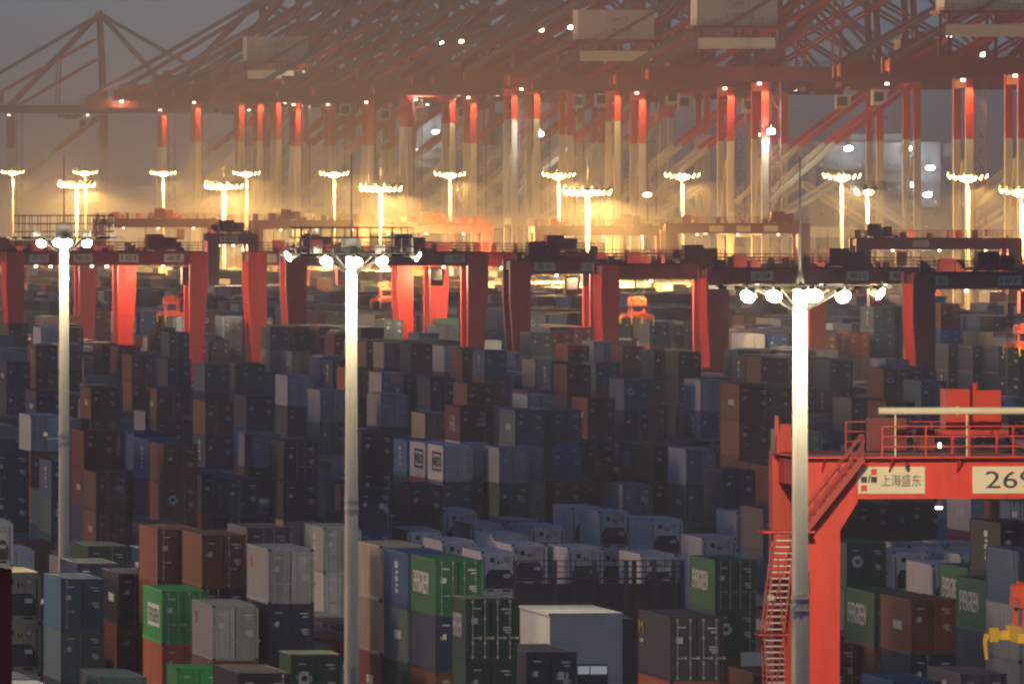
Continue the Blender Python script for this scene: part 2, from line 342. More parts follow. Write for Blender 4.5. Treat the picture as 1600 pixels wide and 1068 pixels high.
ME['door-1'] = door_mb(-1).mesh('door', [PM['grey'], M['gap'], M['decal']]); ME['door1'] = door_mb(1).mesh('door', [PM['grey'], M['gap'], M['decal']])
for x in (-.88, -.30, .30, .88): ME['bar%g' % x] = bar_mb(x).mesh('lock_bar', [PM['grey']])
g_ = MB().prism(arch_pts(.93, 1.28, .42), .02, .06)
for i in range(8): g_.bx(-.9, .9, .0, .02, .5 + i * .09, .53 + i * .09, 1)
g_.bx(-.55, .1, -.015, .02, 1.22, 1.55, 1).bx(.3, .75, -.01, .02, 1.15, 1.4, 2)
ME['grille'] = g_.mesh('grille', [M['grille'], M['steel'], M['decal']])
f_ = MB().tube((0, .03, 2.25), (0, .06, 2.25), .19, None, 18).tube((0, .015, 2.25), (0, .03, 2.25), .15, None, 14, 1).tube((0, .01, 2.25), (0, .015, 2.25), .05, None, 8); ME['fan'] = f_.mesh('fan', [M['grille'], M['decal']])
ME['control'] = MB().bx(-.62, -.34, .0, .06, 2.2, 2.5).bx(-.1, .02, .03, .06, 2.05, 2.3).bx(.12, .2, .03, .06, 2.1, 2.3).bx(-1.05, -.98, .04, .06, .3, 2.6).bx(.98, 1.05, .04, .06, .3, 2.6).bx(-.8, -.35, .045, .06, .22, .34).bx(.25, .8, .045, .06, .2, .36).mesh('control_box', [M['grille']])
ME['machinery'] = machinery_mb().mesh('machinery_panel', [PM['grey']])
rone = shell_mb(CL, True); rone.m = [3 if i == 1 else 0 for i in rone.m]
merge(rone, machinery_mb()); merge(rone, g_, {0: 3, 1: 3, 2: 2}); 
for x0, x1 in ((-.62, -.34), (.3, .5)):
    q_ = MB().bx(x0, x1, .03, .06, 2.2, 2.45, 3); merge(rone, q_)
ME['rone40'] = rone.mesh('reefer', base)

# what the photo shows: near corner x, top edge y, tiers, colours from the top down, length, kind, marks, own label
Hh = []
def h(N, Y, n, cols, L=40, k='d', mark=None, lab=None): Hh.append(dict(N=N, Y=Y, n=n, cols=cols.split(), L=L, k=k, mark=mark, lab=lab))
# front stacks on the left
h(-3, 894, 4, 'beige beige', k='r', lab='cream refrigerated container with black arched unit, brightly lit beside the near red gantry post')
h(95, 904, 4, 'slate_blue slate'); h(120, 880, 4, 'navy dark_green')
h(186, 896, 4, 'charcoal brown', mark='patch', lab='charcoal container with white side mark, beside the vivid green container')
h(253, 923, 4, 'bright_green orange', mark='EVERGREEN', lab='vivid green brightly lit container with white EVERGREEN panel on its side')
h(276, 1043, 3, 'bright_green', 20, lab='small vivid green container below the big vivid green one')
h(332, 946, 4, 'grey brown', mark='dot', lab='light grey container with red side emblem, just below the vivid green one')
h(419, 858, 5, 'grey navy charcoal', mark='dot', lab='light grey container with lit roof, above a navy one near the middle mast')
h(454, 1022, 4, 'dark_green', 20, mark='disc', lab='short dark green container with round white emblem, beside the middle mast')
h(371, 1051, 4, 'charcoal'); h(155, 1057, 3, 'slate')
h(246, 831, 5, 'brown brown'); h(315, 836, 5, 'brown charcoal'); h(386, 825, 5, 'mauve charcoal', mark='letters')
h(137, 853, 4, 'dark_green dark_green'); h(100, 872, 3, 'grey'); h(-38, 815, 4, 'white', k='r')
# lane beside the middle mast
h(505, 824, 4, 'grey grey', mark='letters'); h(593, 853, 5, 'beige beige', lab='beige container with lamp-lit side, directly behind the middle light mast')
h(637, 865, 5, 'blue slate', mark='letters', lab='blue container with white side letters, between a beige one and a green one')
h(680, 875, 5, 'green navy brown', mark='EVERGREEN', lab='green container with white EVERGREEN lettering, right of the middle light mast')
h(727.5, 935, 5, 'dark_green dark_green', 20, mark='EVERGREEN', lab='dark green container with white EVERGREEN lettering, left of the white service building')
h(822, 1018, 4, 'navy', lab='navy container in front of the white service building')
h(1047, 964, 5, 'graphite orange', mark='M', lab='big slate grey container with bright locking bars and yellow M, right of the service building')
h(1117, 875, 4, 'green dark_green', mark='EVERGREEN', lab='green container with white EVERGREEN lettering, behind the bright red gantry stair')
h(1190, 1054, 4, 'brown')
# refrigerated containers
for N, Y, n in ((800, 851, 3), (887, 856, 3), (1001, 866, 3), (1016, 811, 3), (893, 795, 3), (935, 799, 3), (1097, 840, 3), (1151, 800, 3), (752, 862, 3), (637, 828, 3), (640, 795, 3), (695, 797, 3),
                (770, 835, 3), (690, 845, 3), (830, 822, 3), (1456, 882, 3), (1420, 852, 3), (1480, 850, 3), (1395, 862, 3), (1500, 866, 3), (575, 812, 3), (735, 818, 3)):
    h(N, Y, n, 'white white', k='r')
h(1192, 795, 4, 'mauve slate')
# right of the bright red gantry leg
h(1366, 927, 4, 'green brown', mark='EVERGREEN', lab='green container with large white EVERGREEN lettering, beside the bright red gantry leg')
h(1423, 937, 4, 'brown navy', lab='large brown container beside the green EVERGREEN one, behind the bright red gantry')
h(1323, 848, 4, 'dark_green slate', lab='dark green container just inside the bright red gantry leg'); h(1563, 826, 5, 'charcoal charcoal', mark='letters')
h(1513, 893, 4, 'green navy', mark='EVERGREEN'); h(1542, 908, 4, 'green navy', mark='EVERGREEN'); h(1592, 862, 5, 'slate_blue grey grey')
h(1395, 1064, 3, 'blue'); h(1500, 1052, 3, 'mauve')
# left middle rows
for a in ((10, 565, 5, 'navy navy'), (56, 539, 5, 'brown maroon'), (95, 537, 5, 'beige slate'), (160, 540, 5, 'brown'), (185, 541, 5, 'brown'), (206, 555, 5, 'brown brown'), (262, 561, 5, 'navy navy'),
          (320, 569, 5, 'slate charcoal'), (377, 568, 5, 'dark_green navy'), (142, 605, 5, 'brown brown charcoal'), (56, 610, 5, 'navy blue'), (245, 607, 5, 'brown charcoal'), (321, 627, 5, 'brown navy'),
          (48, 649, 5, 'white brown'), (131, 674, 5, 'maroon maroon'), (209, 676, 5, 'blue blue'), (232, 687, 5, 'blue navy'), (256, 694, 5, 'brown brown maroon'), (150, 738, 4, 'brown brown'),
          (-8, 705, 5, 'navy navy'), (80, 720, 4, 'slate_blue slate'), (354, 748, 4, 'blue navy'), (422, 511, 5, 'slate beige'), (456, 550, 4, 'beige maroon'), (449, 587, 5, 'grey navy'), (500, 610, 5, 'grey slate'),
          (385, 618, 5, 'navy blue'), (545, 575, 5, 'orange charcoal'), (572, 535, 5, 'brown charcoal'), (600, 537, 5, 'beige brown'), (642, 538, 5, 'charcoal navy'), (694, 541, 5, 'white brown'), (722, 545, 5, 'brown brown'),
          (757, 548, 5, 'slate_blue brown'), (596, 583, 5, 'grey brown'), (630, 588, 5, 'navy navy'), (672, 590, 5, 'navy slate_blue'), (730, 600, 5, 'brown maroon'), (595, 616, 5, 'grey navy'), (664, 646, 4, 'beige charcoal'),
          (719, 636, 6, 'maroon white'), (805, 641, 6, 'slate grey'), (863, 640, 6, 'slate sky_blue'), (692, 697, 5, 'white slate'), (664, 695, 5, 'white orange'), (636, 693, 5, 'sky_blue slate'), (780, 700, 5, 'grey dark_green'),
          (445, 690, 5, 'charcoal navy'), (393, 678, 4, 'pale_blue charcoal'), (565, 675, 5, 'charcoal charcoal'), (457, 748, 4, 'grey slate'),
          (830, 520, 5, 'slate'), (887, 539, 5, 'orange charcoal'), (928, 534, 5, 'grey brown'), (973, 541, 5, 'brown maroon'), (1015, 503, 5, 'navy brown'), (1037, 503, 5, 'grey'), (1068, 503, 5, 'slate'), (1022, 549, 5, 'navy navy'),
          (1060, 550, 5, 'charcoal navy'), (886, 570, 5, 'maroon maroon'), (931, 567, 5, 'slate brown'), (861, 565, 5, 'blue'), (836, 563, 5, 'beige'), (975, 593, 5, 'slate_blue navy'), (918, 622, 5, 'maroon maroon'),
          (1002, 634, 5, 'brown charcoal'), (1094, 594, 5, 'grey blue'), (1155, 601, 6, 'brown brown brown'), (914, 690, 5, 'charcoal brown'), (993, 696, 5, 'green maroon'), (1022, 700, 5, 'charcoal charcoal'), (1072, 702, 4, 'pale_blue slate'),
          (973, 757, 3, 'pale_blue white'), (1130, 738, 4, 'navy charcoal'), (1327, 519, 5, 'orange beige'), (1296, 563, 5, 'navy navy'), (1365, 480, 6, 'slate slate slate'), (1398, 480, 6, 'slate slate slate'), (1431, 481, 6, 'slate slate charcoal'),
          (1470, 475, 6, 'orange sky_blue orange'), (1381, 576, 5, 'brown charcoal'), (1425, 574, 5, 'navy navy'), (1439, 595, 5, 'slate navy'), (1482, 540, 5, 'navy navy'), (1520, 541, 5, 'navy slate_blue'), (1560, 543, 5, 'navy navy'),
          (1330, 623, 5, 'mauve navy'), (1385, 628, 5, 'brown charcoal'), (1423, 785, 3, 'dark_green dark_green'), (1340, 787, 3, 'charcoal brown'), (640, 760, 4, 'charcoal navy'), (560, 765, 4, 'navy')):
    a = list(a)
    if 600 < a[0] < 1125 and 630 < a[1] < 770 and a[2] > 4: a[2] -= 1
    h(*a)
for x in Hh:                                             # marks on some middle stacks
    if (x['N'], x['Y']) == (692, 697): x['mark'] = 'NEO'; x['lab'] = 'white container with boxed NEO lettering, standing alone in front of a white one'
    if (x['N'], x['Y']) == (664, 695): x['mark'] = 'NEO'; x['lab'] = 'white container with boxed lettering, between a sky blue one and another white one'
    if (x['N'], x['Y']) == (636, 693): x['lab'] = 'sky blue container directly left of two white lettered containers'
    if (x['N'], x['Y']) == (719, 636): x['mark'] = 'squares'; x['lab'] = 'maroon container with four white squares on its door, topping its middle stack'
    if (x['N'], x['Y']) == (805, 641): x['mark'] = 'patch'
    if (x['N'], x['Y']) == (993, 696): x['mark'] = 'EVERGREEN'; x['lab'] = 'green container with white EVERGREEN lettering among dark middle stacks'
    if x['N'] in (232, 861): x['mark'] = 'letters'

stacks = []                                              # dict(p, q, n, cols, L, k, hero)
for x in Hh:
    s = (x['Y'] - HY) / (CAMZ - x['n'] * CH); D = F / s
    p, q = pq(at(x['N'], D), D)                          # near left corner
    L = CL if x['L'] == 40 else 6.058
    x.update(p=p + H2, q=q, len=L, D=D, s=s)
MASTS = [pq(at(px, D), D) for px, D in ((100, 932), (549, 752), (1250, 582.5))]
def clash(p, q, L, o): return abs(p - o['p']) < CW + .12 and q < o['q'] + o['len'] + .25 and q + L + .25 > o['q']
def mast_clash(p, q, L): return any(abs(p - a) < H2 + .7 and q - .7 < b < q + L + .7 for a, b in MASTS)
Hh.sort(key=lambda x: x['q'])
for x in Hh:
    for _ in range(200):                                 # slide back along the sight line until it stands clear
        if any(clash(x['p'], x['q'], x['len'], o) for o in stacks) or mast_clash(x['p'], x['q'], x['len']):
            x['D'] += 1.2; p, q = pq(at(x['N'], x['D']), x['D']); x['p'], x['q'] = p + H2, q
        else: break
    x['hero'] = True; stacks.append(x)
def hexa(p, q, z0, z1, L):
    """silhouette in photo pixels: left far, near left, right"""
    def pr(pp, qq, z):
        X, D = xd(pp, qq); return CX + X * F / D, HY + (CAMZ - z) * F / D
    a = pr(p - H2, q + L, z1); b = pr(p + H2, q + L, z1); c = pr(p + H2, q, z1); d = pr(p + H2, q, z0); e = pr(p - H2, q, z0); f = pr(p - H2, q + L, z0); g = pr(p - H2, q, z1)
    return a, b, c, d, e, f, g
for x in stacks:
    a, b, c, d, e, f, g = hexa(x['p'], x['q'], (x['n'] - min(len(x['cols']), 2)) * CH + .6, x['n'] * CH, x['len'])
    x['rect'] = (a[0] + 3, c[0] - 3, d[1])
rnd = random.Random(5)
pal = ['navy'] * 6 + ['blue'] * 3 + ['brown'] * 9 + ['maroon'] * 5 + ['charcoal'] * 4 + ['slate'] * 4 + ['slate_blue'] * 3 + ['dark_green'] * 4 + ['grey'] * 5 + ['white'] * 2 + ['beige'] * 3 + ['pale_blue'] * 2 + ['orange'] * 1 + ['mauve'] * 2
fill = []
blk = -6
heroes = list(stacks)
LEGS = [dict(D=1950, rect=r_) for r_ in ((294, 328, 592), (386, 419, 562), (185, 216, 540), (730, 767, 541), (795, 832, 545), (1423, 1462, 575), (938, 969, 533), (1093, 1132, 560), (128, 158, 532))]
for blk in range(-2, 13):
    pb = 45 + blk * 26.0
    for row in range(0, 190):
        q = 655 + row * 12.75
        if q > 2950: break
        if (q - 655) % 310 < 24: continue                # cross road
        hb = rnd.choice((3, 4, 4, 5, 5)) if row % 3 == 0 or 'hb' not in globals() else hb
        for sl in range(6):
            p = pb + sl * 2.86
            X, D = xd(p, q)
            if p > 345 or D > 2950: continue
            px = CX + X * F / D
            if px < -90 or px > 1640: continue
            n = max(0, min(5, hb + rnd.choice((-2, -1, 0, 0, 0, 0, 1))))
            if D < 985 and 540 < px < 1230: continue
            if n == 0 or mast_clash(p, q, CL): continue
            if D < 800: n = min(n, 3)
            if any(clash(p, q, CL, o) for o in heroes if abs(o['q'] - q) < 13): continue
            x0, x1 = px - H2 * F / D - 30, px + H2 * F / D
            far = [o for o in heroes + LEGS if o['D'] > D and o['rect'][0] < x1 and o['rect'][1] > x0]
            while n > 0:
                a, b, c, d, e, f, g_p = hexa(p, q, 0, n * CH, CL)
                if any(min(c[0], o['rect'][1]) - max(a[0], o['rect'][0]) > 3 and a[1] < o['rect'][2] for o in far): n -= 1
                else: break
            if n <= 0: continue
            cols = [rnd.choice(pal) for _ in range(n)]
            if rnd.random() < .5: cols = [cols[0]] * 2 + cols[2:] if n > 1 else cols
            if 560 < px < 1160 and D < 1120: cols = ['white' if rnd.random() < .6 else 'grey' for _ in range(n)]
            fill.append(dict(p=p, q=q, n=n, cols=cols, len=CL, L=40, k='r' if (560 < px < 1160 and D < 1120) else 'd', D=D, mark=None, lab=None, hero=False))
stacks += fill
boxes = []
for st in stacks:
    c_ = list(st['cols'])
    while len(c_) < st['n']: c_.append(rnd.choice(pal) if st['k'] == 'd' else 'white')
    for i in range(st['n']):
        tier = st['n'] - 1 - i
        boxes.append(dict(p=st['p'], q=st['q'], len=st['len'], L=st['L'], z=tier * (CH + .004), col=c_[i], k=st['k'], top=i == 0, st=st, mark=st['mark'] if i == 0 else None, lab=st['lab'] if i == 0 else None))
# who shows: painter's order on a half-size picture
RW, RH = 800, 534
buf = np.full((RH, RW), -1, dtype=np.int32)
for j, b in sorted(enumerate(boxes), key=lambda t: (-t[1]['q'], -t[1]['p'], t[1]['z'])):
    a, bb, c, d, e, f, g_p = hexa(b['p'], b['q'], b['z'], b['z'] + CH, b['len'])
    b['px'], b['py'] = (a[0] + c[0]) / 2, (g_p[1] + e[1]) / 2
    P_ = [(x * .5, y * .5) for x, y in (a, bb, c, d, e, f)]
    xs, ys = [q_[0] for q_ in P_], [q_[1] for q_ in P_]
    x0, x1, y0, y1 = max(0, int(min(xs))), min(RW, int(max(xs)) + 2), max(0, int(min(ys))), min(RH, int(max(ys)) + 2)
    if x0 >= x1 or y0 >= y1: continue
    gx, gy = np.meshgrid(np.arange(x0, x1) + .5, np.arange(y0, y1) + .5)
    ok = np.ones(gx.shape, bool)
    for i in range(6):
        (ax, ay), (bx_, by_) = P_[i], P_[(i + 1) % 6]
        ok &= (bx_ - ax) * (gy - ay) - (by_ - ay) * (gx - ax) >= -.01
    buf[y0:y1, x0:x1][ok] = j
cnt = np.bincount(buf[buf >= 0].ravel(), minlength=len(boxes))
for j, b in enumerate(boxes): b['vis'] = int(cnt[j])
seen_st = {id(b['st']) for b in boxes if b['vis'] > 0}
boxes = [b for b in boxes if id(b['st']) in seen_st]
order = sorted((b for b in boxes if b['vis'] > 12), key=lambda b: -b['vis'])
dry = [b for b in order if b['k'] == 'd'][:290]; ree = [b for b in order if b['k'] == 'r'][:70]
solo = dry + ree; solo_ids = {id(b) for b in solo}
print('CONTAINERS', len(boxes), 'visible', len(order), 'solo', len(dry), len(ree), 'min', solo and dry[-1]['vis'])
# --- words that single each one out
def zone(x): return 'beyond the first mast' if x < 100 else 'between first and second masts' if x < 549 else 'between second and third masts' if x < 1250 else 'beyond the third mast'
def zrow(y): return 'front' if y > 880 else 'second' if y > 780 else 'third' if y > 690 else 'fourth' if y > 610 else 'fifth' if y > 550 else 'rear'
ZW = {'front': 'front rows', 'second': 'second rows', 'third': 'middle rows', 'fourth': 'upper middle rows', 'fifth': 'back rows', 'rear': 'rearmost rows'}
groups = {}
for b in solo: groups.setdefault((b['k'], b['col'], b['top'], zrow(b['py']), zone(b['px'])), []).append(b)
TENS = ORD + ['twenty-' + o for o in ORD[:9]]
for key, v in groups.items():
    k, c_, top, zr, zn = key; v.sort(key=lambda b: b['px'])
    for i, b in enumerate(v):
        base_ = f"{SAY[c_]} {'reefer' if k == 'r' else 'container'} {'topping its stack' if top else 'under another'} in the {ZW[zr]}"
        if len(v) > 1: base_ = f"{TENS[i]} {SAY[c_]} {'reefer' if k == 'r' else 'container'} from left, {'topping its stack' if top else 'under another'}, {ZW[zr]}"
        if len((base_ + ' ' + zn).split()) > 16: base_ = base_.replace(' from left', '').replace('upper middle', 'midway')
        b['auto'] = base_ + ' ' + zn
def put_mark(t, b):
    m_ = b['mark']; xl = -H2 - .012; L = b['len']; wht = M['mark']
    if m_ == 'EVERGREEN':
        if b['col'] == 'bright_green':
            bd = MB().bx(-H2 - .006, -H2 + .03, L * .12, L * .72, .85, 2.05).build('lettering_panel', wht, t)
            text('lettering', 'EVERGREEN', .8, L * .52, PM['dark_green'], bd, M_left(-H2 - .008, L * .68, 1.05), bold=.008)
        else: text('lettering', 'EVERGREEN', 1.15, L * .60, wht, t, M_left(-H2 - .004, L * .86, 1.0), .03, .012)
    elif m_ == 'NEO':
        bd = MB()
        for y0, y1, z0, z1 in ((1.6, 8.4, .75, .95), (1.6, 8.4, 2.15, 2.35), (1.6, 2.0, .95, 2.15), (8.0, 8.4, .95, 2.15)): bd.bx(-H2 - .008, -H2 + .03, y0, y1, z0, z1)
        bd = bd.build('lettering_frame', M['emb'], t); text('lettering', 'NEO', .85, 5.2, M['emb'], bd, M_left(-H2 - .008, 7.6, 1.12), bold=.03)
    elif m_ == 'M':
        text('lettering', 'M', .62, 1.7, M['yellow'], t, M_left(-H2 - .008, L - .5, 1.85)); MB().bx(-H2 - .008, -H2 + .03, L - 1.9, L - .9, 1.45, 1.6).build('marking', M['decal'], t)
    elif m_ == 'letters':
        o = MB(); z = 2.35
        for q_ in (.34, .16, .26, .12, .20): o.bx(-H2 - .008, -H2 + .03, L * .42, L * .42 + .7 + q_ * 2, z - q_, z); z -= q_ + .14
        o.build('marking', M['decal'], t)
    elif m_ == 'patch':
        MB().bx(-H2 - .008, -H2 + .03, L * .3, L * .42, 1.2, 1.65).bx(-H2 - .008, -H2 + .03, L * .45, L * .56, 1.2, 1.65).build('marking', M['decal'], t)
    elif m_ == 'dot':
        MB().tube((-H2 - .008, L * .78, 2.05), (-H2 + .04, L * .78, 2.05), .32, None, 16).build('emblem', M['redink'], t)
    elif m_ == 'squares':
        o = MB()
        for x in (.22, .62):
            for z in (1.35, 1.75): o.bx(x, x + .27, .015, .03, z, z + .27)
        o.build('marking', M['decal'], t); text('lettering', 'HB', 1.3, 4.0, M['decal'], t, M_left(-H2 - .008, 8.0, .8))
    elif m_ == 'squares2':
        MB().bx(.25, .62, .018, .03, 1.55, 1.95).bx(.7, .82, .018, .03, 1.6, 1.9).build('marking', M['decal'], t)
    elif m_ == 'disc':
        MB().tube((-.55, .01, 1.75), (-.55, .03, 1.75), .36, None, 20).build('emblem', M['decal'], t); MB().tube((-.55, .0, 1.75), (-.55, .008, 1.75), .15, None, 14).build('emblem', M['emb'], t)
GR = {'d': 'shipping containers stacked in the yard', 'r': 'refrigerated containers in the powered stacks'}
for b in solo:
    X, D = xd(b['p'], b['q']); big = b['vis'] > 200 or b['mark']; nm = '%d' % b['L']
    cat = 'container'; name = 'shipping_container' if b['k'] == 'd' else 'reefer_container'
    lab = b['lab'] or b['auto']
    if not big:
        o = link(name, ME[('one' if b['k'] == 'd' else 'rone') + nm], None, (X, D, b['z'])); o.rotation_euler = (0, 0, A); paint_slot(o, b['col'])
        tag(o, lab, cat, GR[b['k']]); continue
    t = empty(name, X, D, b['z']); tag(t, lab, cat, GR[b['k']])
    paint_slot(link('shell', ME[('shell' if b['k'] == 'd' else 'rshell') + nm], t), b['col'])
    if b['k'] == 'r': reefer_parts(t, b['col'])
    else:
        for sg in (-1, 1):
            d_ = paint_slot(link('door', ME['door%d' % sg], t), b['col'])
            for x in BARX[sg]:
                lb_ = paint_slot(link('lock_bar', ME['bar%g' % x], d_), b['col'])
                if b['mark'] in ('M', 'EVERGREEN') or rnd.random() < .15: lb_.material_slots[0].material = M['bar']
    if not b['mark'] and b['k'] == 'd':
        r_ = rnd.random(); b['mark'] = 'letters' if r_ < .16 else 'patch' if r_ < .26 else 'disc' if r_ < .31 else 'squares2' if r_ < .38 else None
    if b['mark']: put_mark(t, b)
# the rest of the yard, too small and too many to count
rest = MB(); keys = list(PAINT)
for b in boxes:
    if id(b) in solo_ids: continue
    X, D = xd(b['p'], b['q']); mi = keys.index(b['col']); k0 = len(rest.v)
    e = MB().bx(-H2, H2, .06, b['len'], .0, CH - .03, mi)
    if b['vis'] > 0:
        for x0, x1 in ((-H2, -H2 + .13), (H2 - .13, H2)): e.bx(x0, x1, 0, .055, .0, CH, mi)
        e.bx(-H2 + .13, H2 - .13, .0, .055, CH - .14, CH, mi).bx(-H2 + .13, H2 - .13, .0, .055, .0, .15, mi).bx(-.03, .03, .02, .055, .15, CH - .14, mi)
        for x in (-.88, -.30, .30, .88): e.bx(x - .03, x + .03, .01, .055, .15, CH - .14, mi)
    rest.v += [(X + x * ca - y * sa, D + x * sa + y * ca, z + b['z']) for x, y, z in e.v]; rest.f += [tuple(i + k0 for i in f) for f in e.f]; rest.m += e.m
o = rest.build('container_stacks', [PM[k] for k in keys] + [M['bar']]); tag(o, kind='stuff')
# ---------------------------------------------------------------- rubber-tyred gantry cranes over the stacks
G_RTG = 'red gantry cranes striding over the container blocks'
RM = [M['red'], M['steel'], M['black'], M['plate'], M['glass']]
def rail_run(mb, a, b, h=1.15, step=1.9, t=.045, bars=3, mi=0):
    a, b = Vector(a), Vector(b); L = (b - a).length; n = max(1, round(L / step))
    for i in range(n + 1):
        p = a + (b - a) * (i / n); mb.bar(p, p + Vector((0, 0, h)), t * 1.2, t * 1.2, mi)
    for k in range(bars):
        z = Vector((0, 0, h * (k + 1) / bars)); mb.bar(a + z, b + z, t, t, mi)
def rtg(px, s, span, zu, label, group=G_RTG, lw=2.5, gd=1.75, near=False, red='red_shade', signs=(), trolley=.5, lamps=True, power=2500, rails=True, wb=7.6):
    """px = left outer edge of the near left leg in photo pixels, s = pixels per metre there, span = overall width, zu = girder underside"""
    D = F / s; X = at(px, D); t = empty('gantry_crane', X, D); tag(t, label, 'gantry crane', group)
    mr = M[red] if s > 11 else M['red_unlit']; W = span; zt = zu + gd; lb = lw * (.86 if near else .55)  # girders take a shaded copy of the leg red, far gantries an unlit one
    for yy in (0, wb):
        for side in (0, 1):
            pts = [(lw - lb if not near else .0, 1.1), (lw - .05 if not near else lw - .06, 1.1), (lw, zu - 1.1), (lw, zt), (0, zt), (0, zu - 3)]
            if near: pts = [(-.0 + .18, 1.1), (lw - .05, 1.1), (lw, zu - 1.3), (lw + .75, zu - .1), (lw + .75, zt), (0, zt), (0, zu - 2)]
            if side: pts = [(W - x, z) for x, z in pts][::-1]
            y0 = yy; MB().prism(pts, y0, y0 + 1.25).build('leg', M['red'] if s > 11 else M['red_unlit'], t)
    e = lw + (.75 if near else 0)
    for yy in (0, wb):
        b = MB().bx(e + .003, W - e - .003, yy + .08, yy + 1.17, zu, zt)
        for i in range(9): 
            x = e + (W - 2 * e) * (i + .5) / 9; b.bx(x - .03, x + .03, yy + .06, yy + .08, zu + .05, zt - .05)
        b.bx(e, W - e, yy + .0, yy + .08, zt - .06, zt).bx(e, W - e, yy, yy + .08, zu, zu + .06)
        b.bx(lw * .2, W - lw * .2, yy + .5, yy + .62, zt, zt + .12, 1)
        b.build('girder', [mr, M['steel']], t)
    for x in (.25, W - 1.25):
        MB().bx(x, x + 1.0, 1.25, wb, zt - 1.2, zt - .15).build('end_beam', mr, t)
        q = MB().bx(x + .1, x + .95, -1.5, wb + 2.7, .95, 1.65).bx(x + .0, x + 1.1, wb * .3, wb * .7, 1.65, 3.6); q.build('sill_beam', mr, t)
        for y in (-1.0, .6, wb + .6, wb + 2.2): MB().tube((x + .2, y, .78), (x + .85, y, .78), .78, None, 16).tube((x + .15, y, .78), (x + .9, y, .78), .38, None, 10, 1).build('wheel', [M['black'], M['steel']], t)
    for yy, yo in ((0, -.95), (wb, 1.25)):
        k = MB().bx(.3, W - .3, yy + yo, yy + yo + .94, zt - .02, zt + .06)
        for i in range(10):
            x = 1 + (W - 2) * i / 9; k.bar((x, yy + (.0 if yo < 0 else 1.25), zt - .6), (x, yy + (yo + .1 if yo < 0 else yo + .85), zt - .03), .07)
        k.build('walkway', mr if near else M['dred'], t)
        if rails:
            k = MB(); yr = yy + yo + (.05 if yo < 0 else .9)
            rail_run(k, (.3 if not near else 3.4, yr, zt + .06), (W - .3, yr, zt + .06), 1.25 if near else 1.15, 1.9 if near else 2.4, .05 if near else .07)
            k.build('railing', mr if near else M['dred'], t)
    # trolley with winch house and cabin
    tx = W * trolley
    k = MB().bx(tx - 2.6, tx + 2.6, -.2, wb + 1.4, zt + .25, zt + .6).bx(tx - 2.1, tx + .2, 1.0, 3.8, zt + .6, zt + 2.3).bx(tx + .5, tx + 1.9, 1.4, 4.2, zt + .6, zt + 1.9).tube((tx - 2, 5.2, zt + 1.2), (tx + 1.8, 5.2, zt + 1.2), .5, None, 12, 1).bx(tx - 1.6, tx - .4, 5.9, 7.0, zt + .6, zt + 1.7, 1)
    for x in (-2.5, 2.5):
        for y in (0, wb + 1): k.tube((tx + x, y, zt + .2), (tx + x, y + .25, zt + .2), .28, None, 10, 1)
    k.build('trolley', [M['dred'], M['steel']], t)
    k = MB(); rail_run(k, (tx - 2.5, -.15, zt + .6), (tx + 2.5, -.15, zt + .6), 1.1, 1.2, .05); rail_run(k, (tx - 2.5, wb + 1.3, zt + .6), (tx + 2.5, wb + 1.3, zt + .6), 1.1, 1.2, .05)
    k.bar((tx - 2.2, 2, zt + 2.2), (tx - 2.2, 2, zt + 4.2), .06).build('trolley_railing', M['dred'], t)
    k = MB().prism([(tx + 2.7, zu - 2.6), (tx + 4.3, zu - 2.6), (tx + 4.5, zu - 1.0), (tx + 4.5, zu - .25), (tx + 2.7, zu - .25)], 2.2, 4.4)
    k.build('cabin', M['dred'], t); MB().bx(tx + 2.85, tx + 4.2, 2.17, 2.2, zu - 1.9, zu - .5).build('cabin_window', M['glass'], t)
    # equipment boxes and cable reel on the girder ends
    k = MB().bx(W * .15, W * .15 + 1.6, wb + .2, wb + 1.1, zt + .13, zt + 1.5).bx(W * .15 + 2, W * .15 + 2.8, wb + .2, wb + 1.1, zt + .13, zt + 1.0)
    k.build('equipment_box', M['dred'], t)
    rq = random.Random(int(px) + 77)
    if not near:
        fx = .8
        while fx < W - 1.5:
            wd_ = rq.uniform(.25, 1.1); hh = rq.uniform(.3, 1.3); yy = rq.choice((0.15, wb + .15)); k = MB().bx(fx, fx + wd_, yy, yy + .8, zt + .125, zt + .125 + hh)
            if rq.random() < .4: k.bar((fx, yy, zt + .1), (fx, yy, zt + rq.uniform(1.6, 3.0)), .07)
            k.build('equipment_box', M['dred'], t); fx += wd_ + rq.uniform(.5, 2.6)
        k = MB(); xs_ = [1.5 + (W - 3) * i / 16 for i in range(17)]
        for x0, x1 in zip(xs_[:-1], xs_[1:]): k.bar((x0, wb - .3, zu + .1), ((x0 + x1) / 2, wb - .3, zu - .55), .06).bar(((x0 + x1) / 2, wb - .3, zu - .55), (x1, wb - .3, zu + .1), .06)
        k.build('festoon_cable', M['black'], t)
    for x, wd, body, font in signs:
        pl = MB().bx(x, x + wd, -.05 + .06, .055, zu + .38, zt - .28).build('sign_plate', M['plate'], t)
        if body: text('lettering', body, (zt - zu - .66) * .52, wd * .74, M['ink'], pl, M_front(x + wd * .13, .002, zu + .38 + (zt - zu - .66) * .24))
    if lamps:
        for f in (.22, .5, .78):
            x = W * f; o = MB().bx(x - .22, x + .22, .3, .75, zu - .28, zu - .003).build('underside_lamp', M['steel'], t)
            MB().bx(x - .2, x + .2, .22, .29, zu - .26, zu - .04).bx(x - .2, x + .2, .3, .74, zu - .33, zu - .285).build('lens', M['lenss'], o)
        lamp('lamp_light', t, (W * .35, 2.5, zu - .9), power, (1, .72, .40), .2); lamp('lamp_light', t, (W * .72, wb + 2.5, zu - .9), power, (1, .72, .40), .2)
    return t
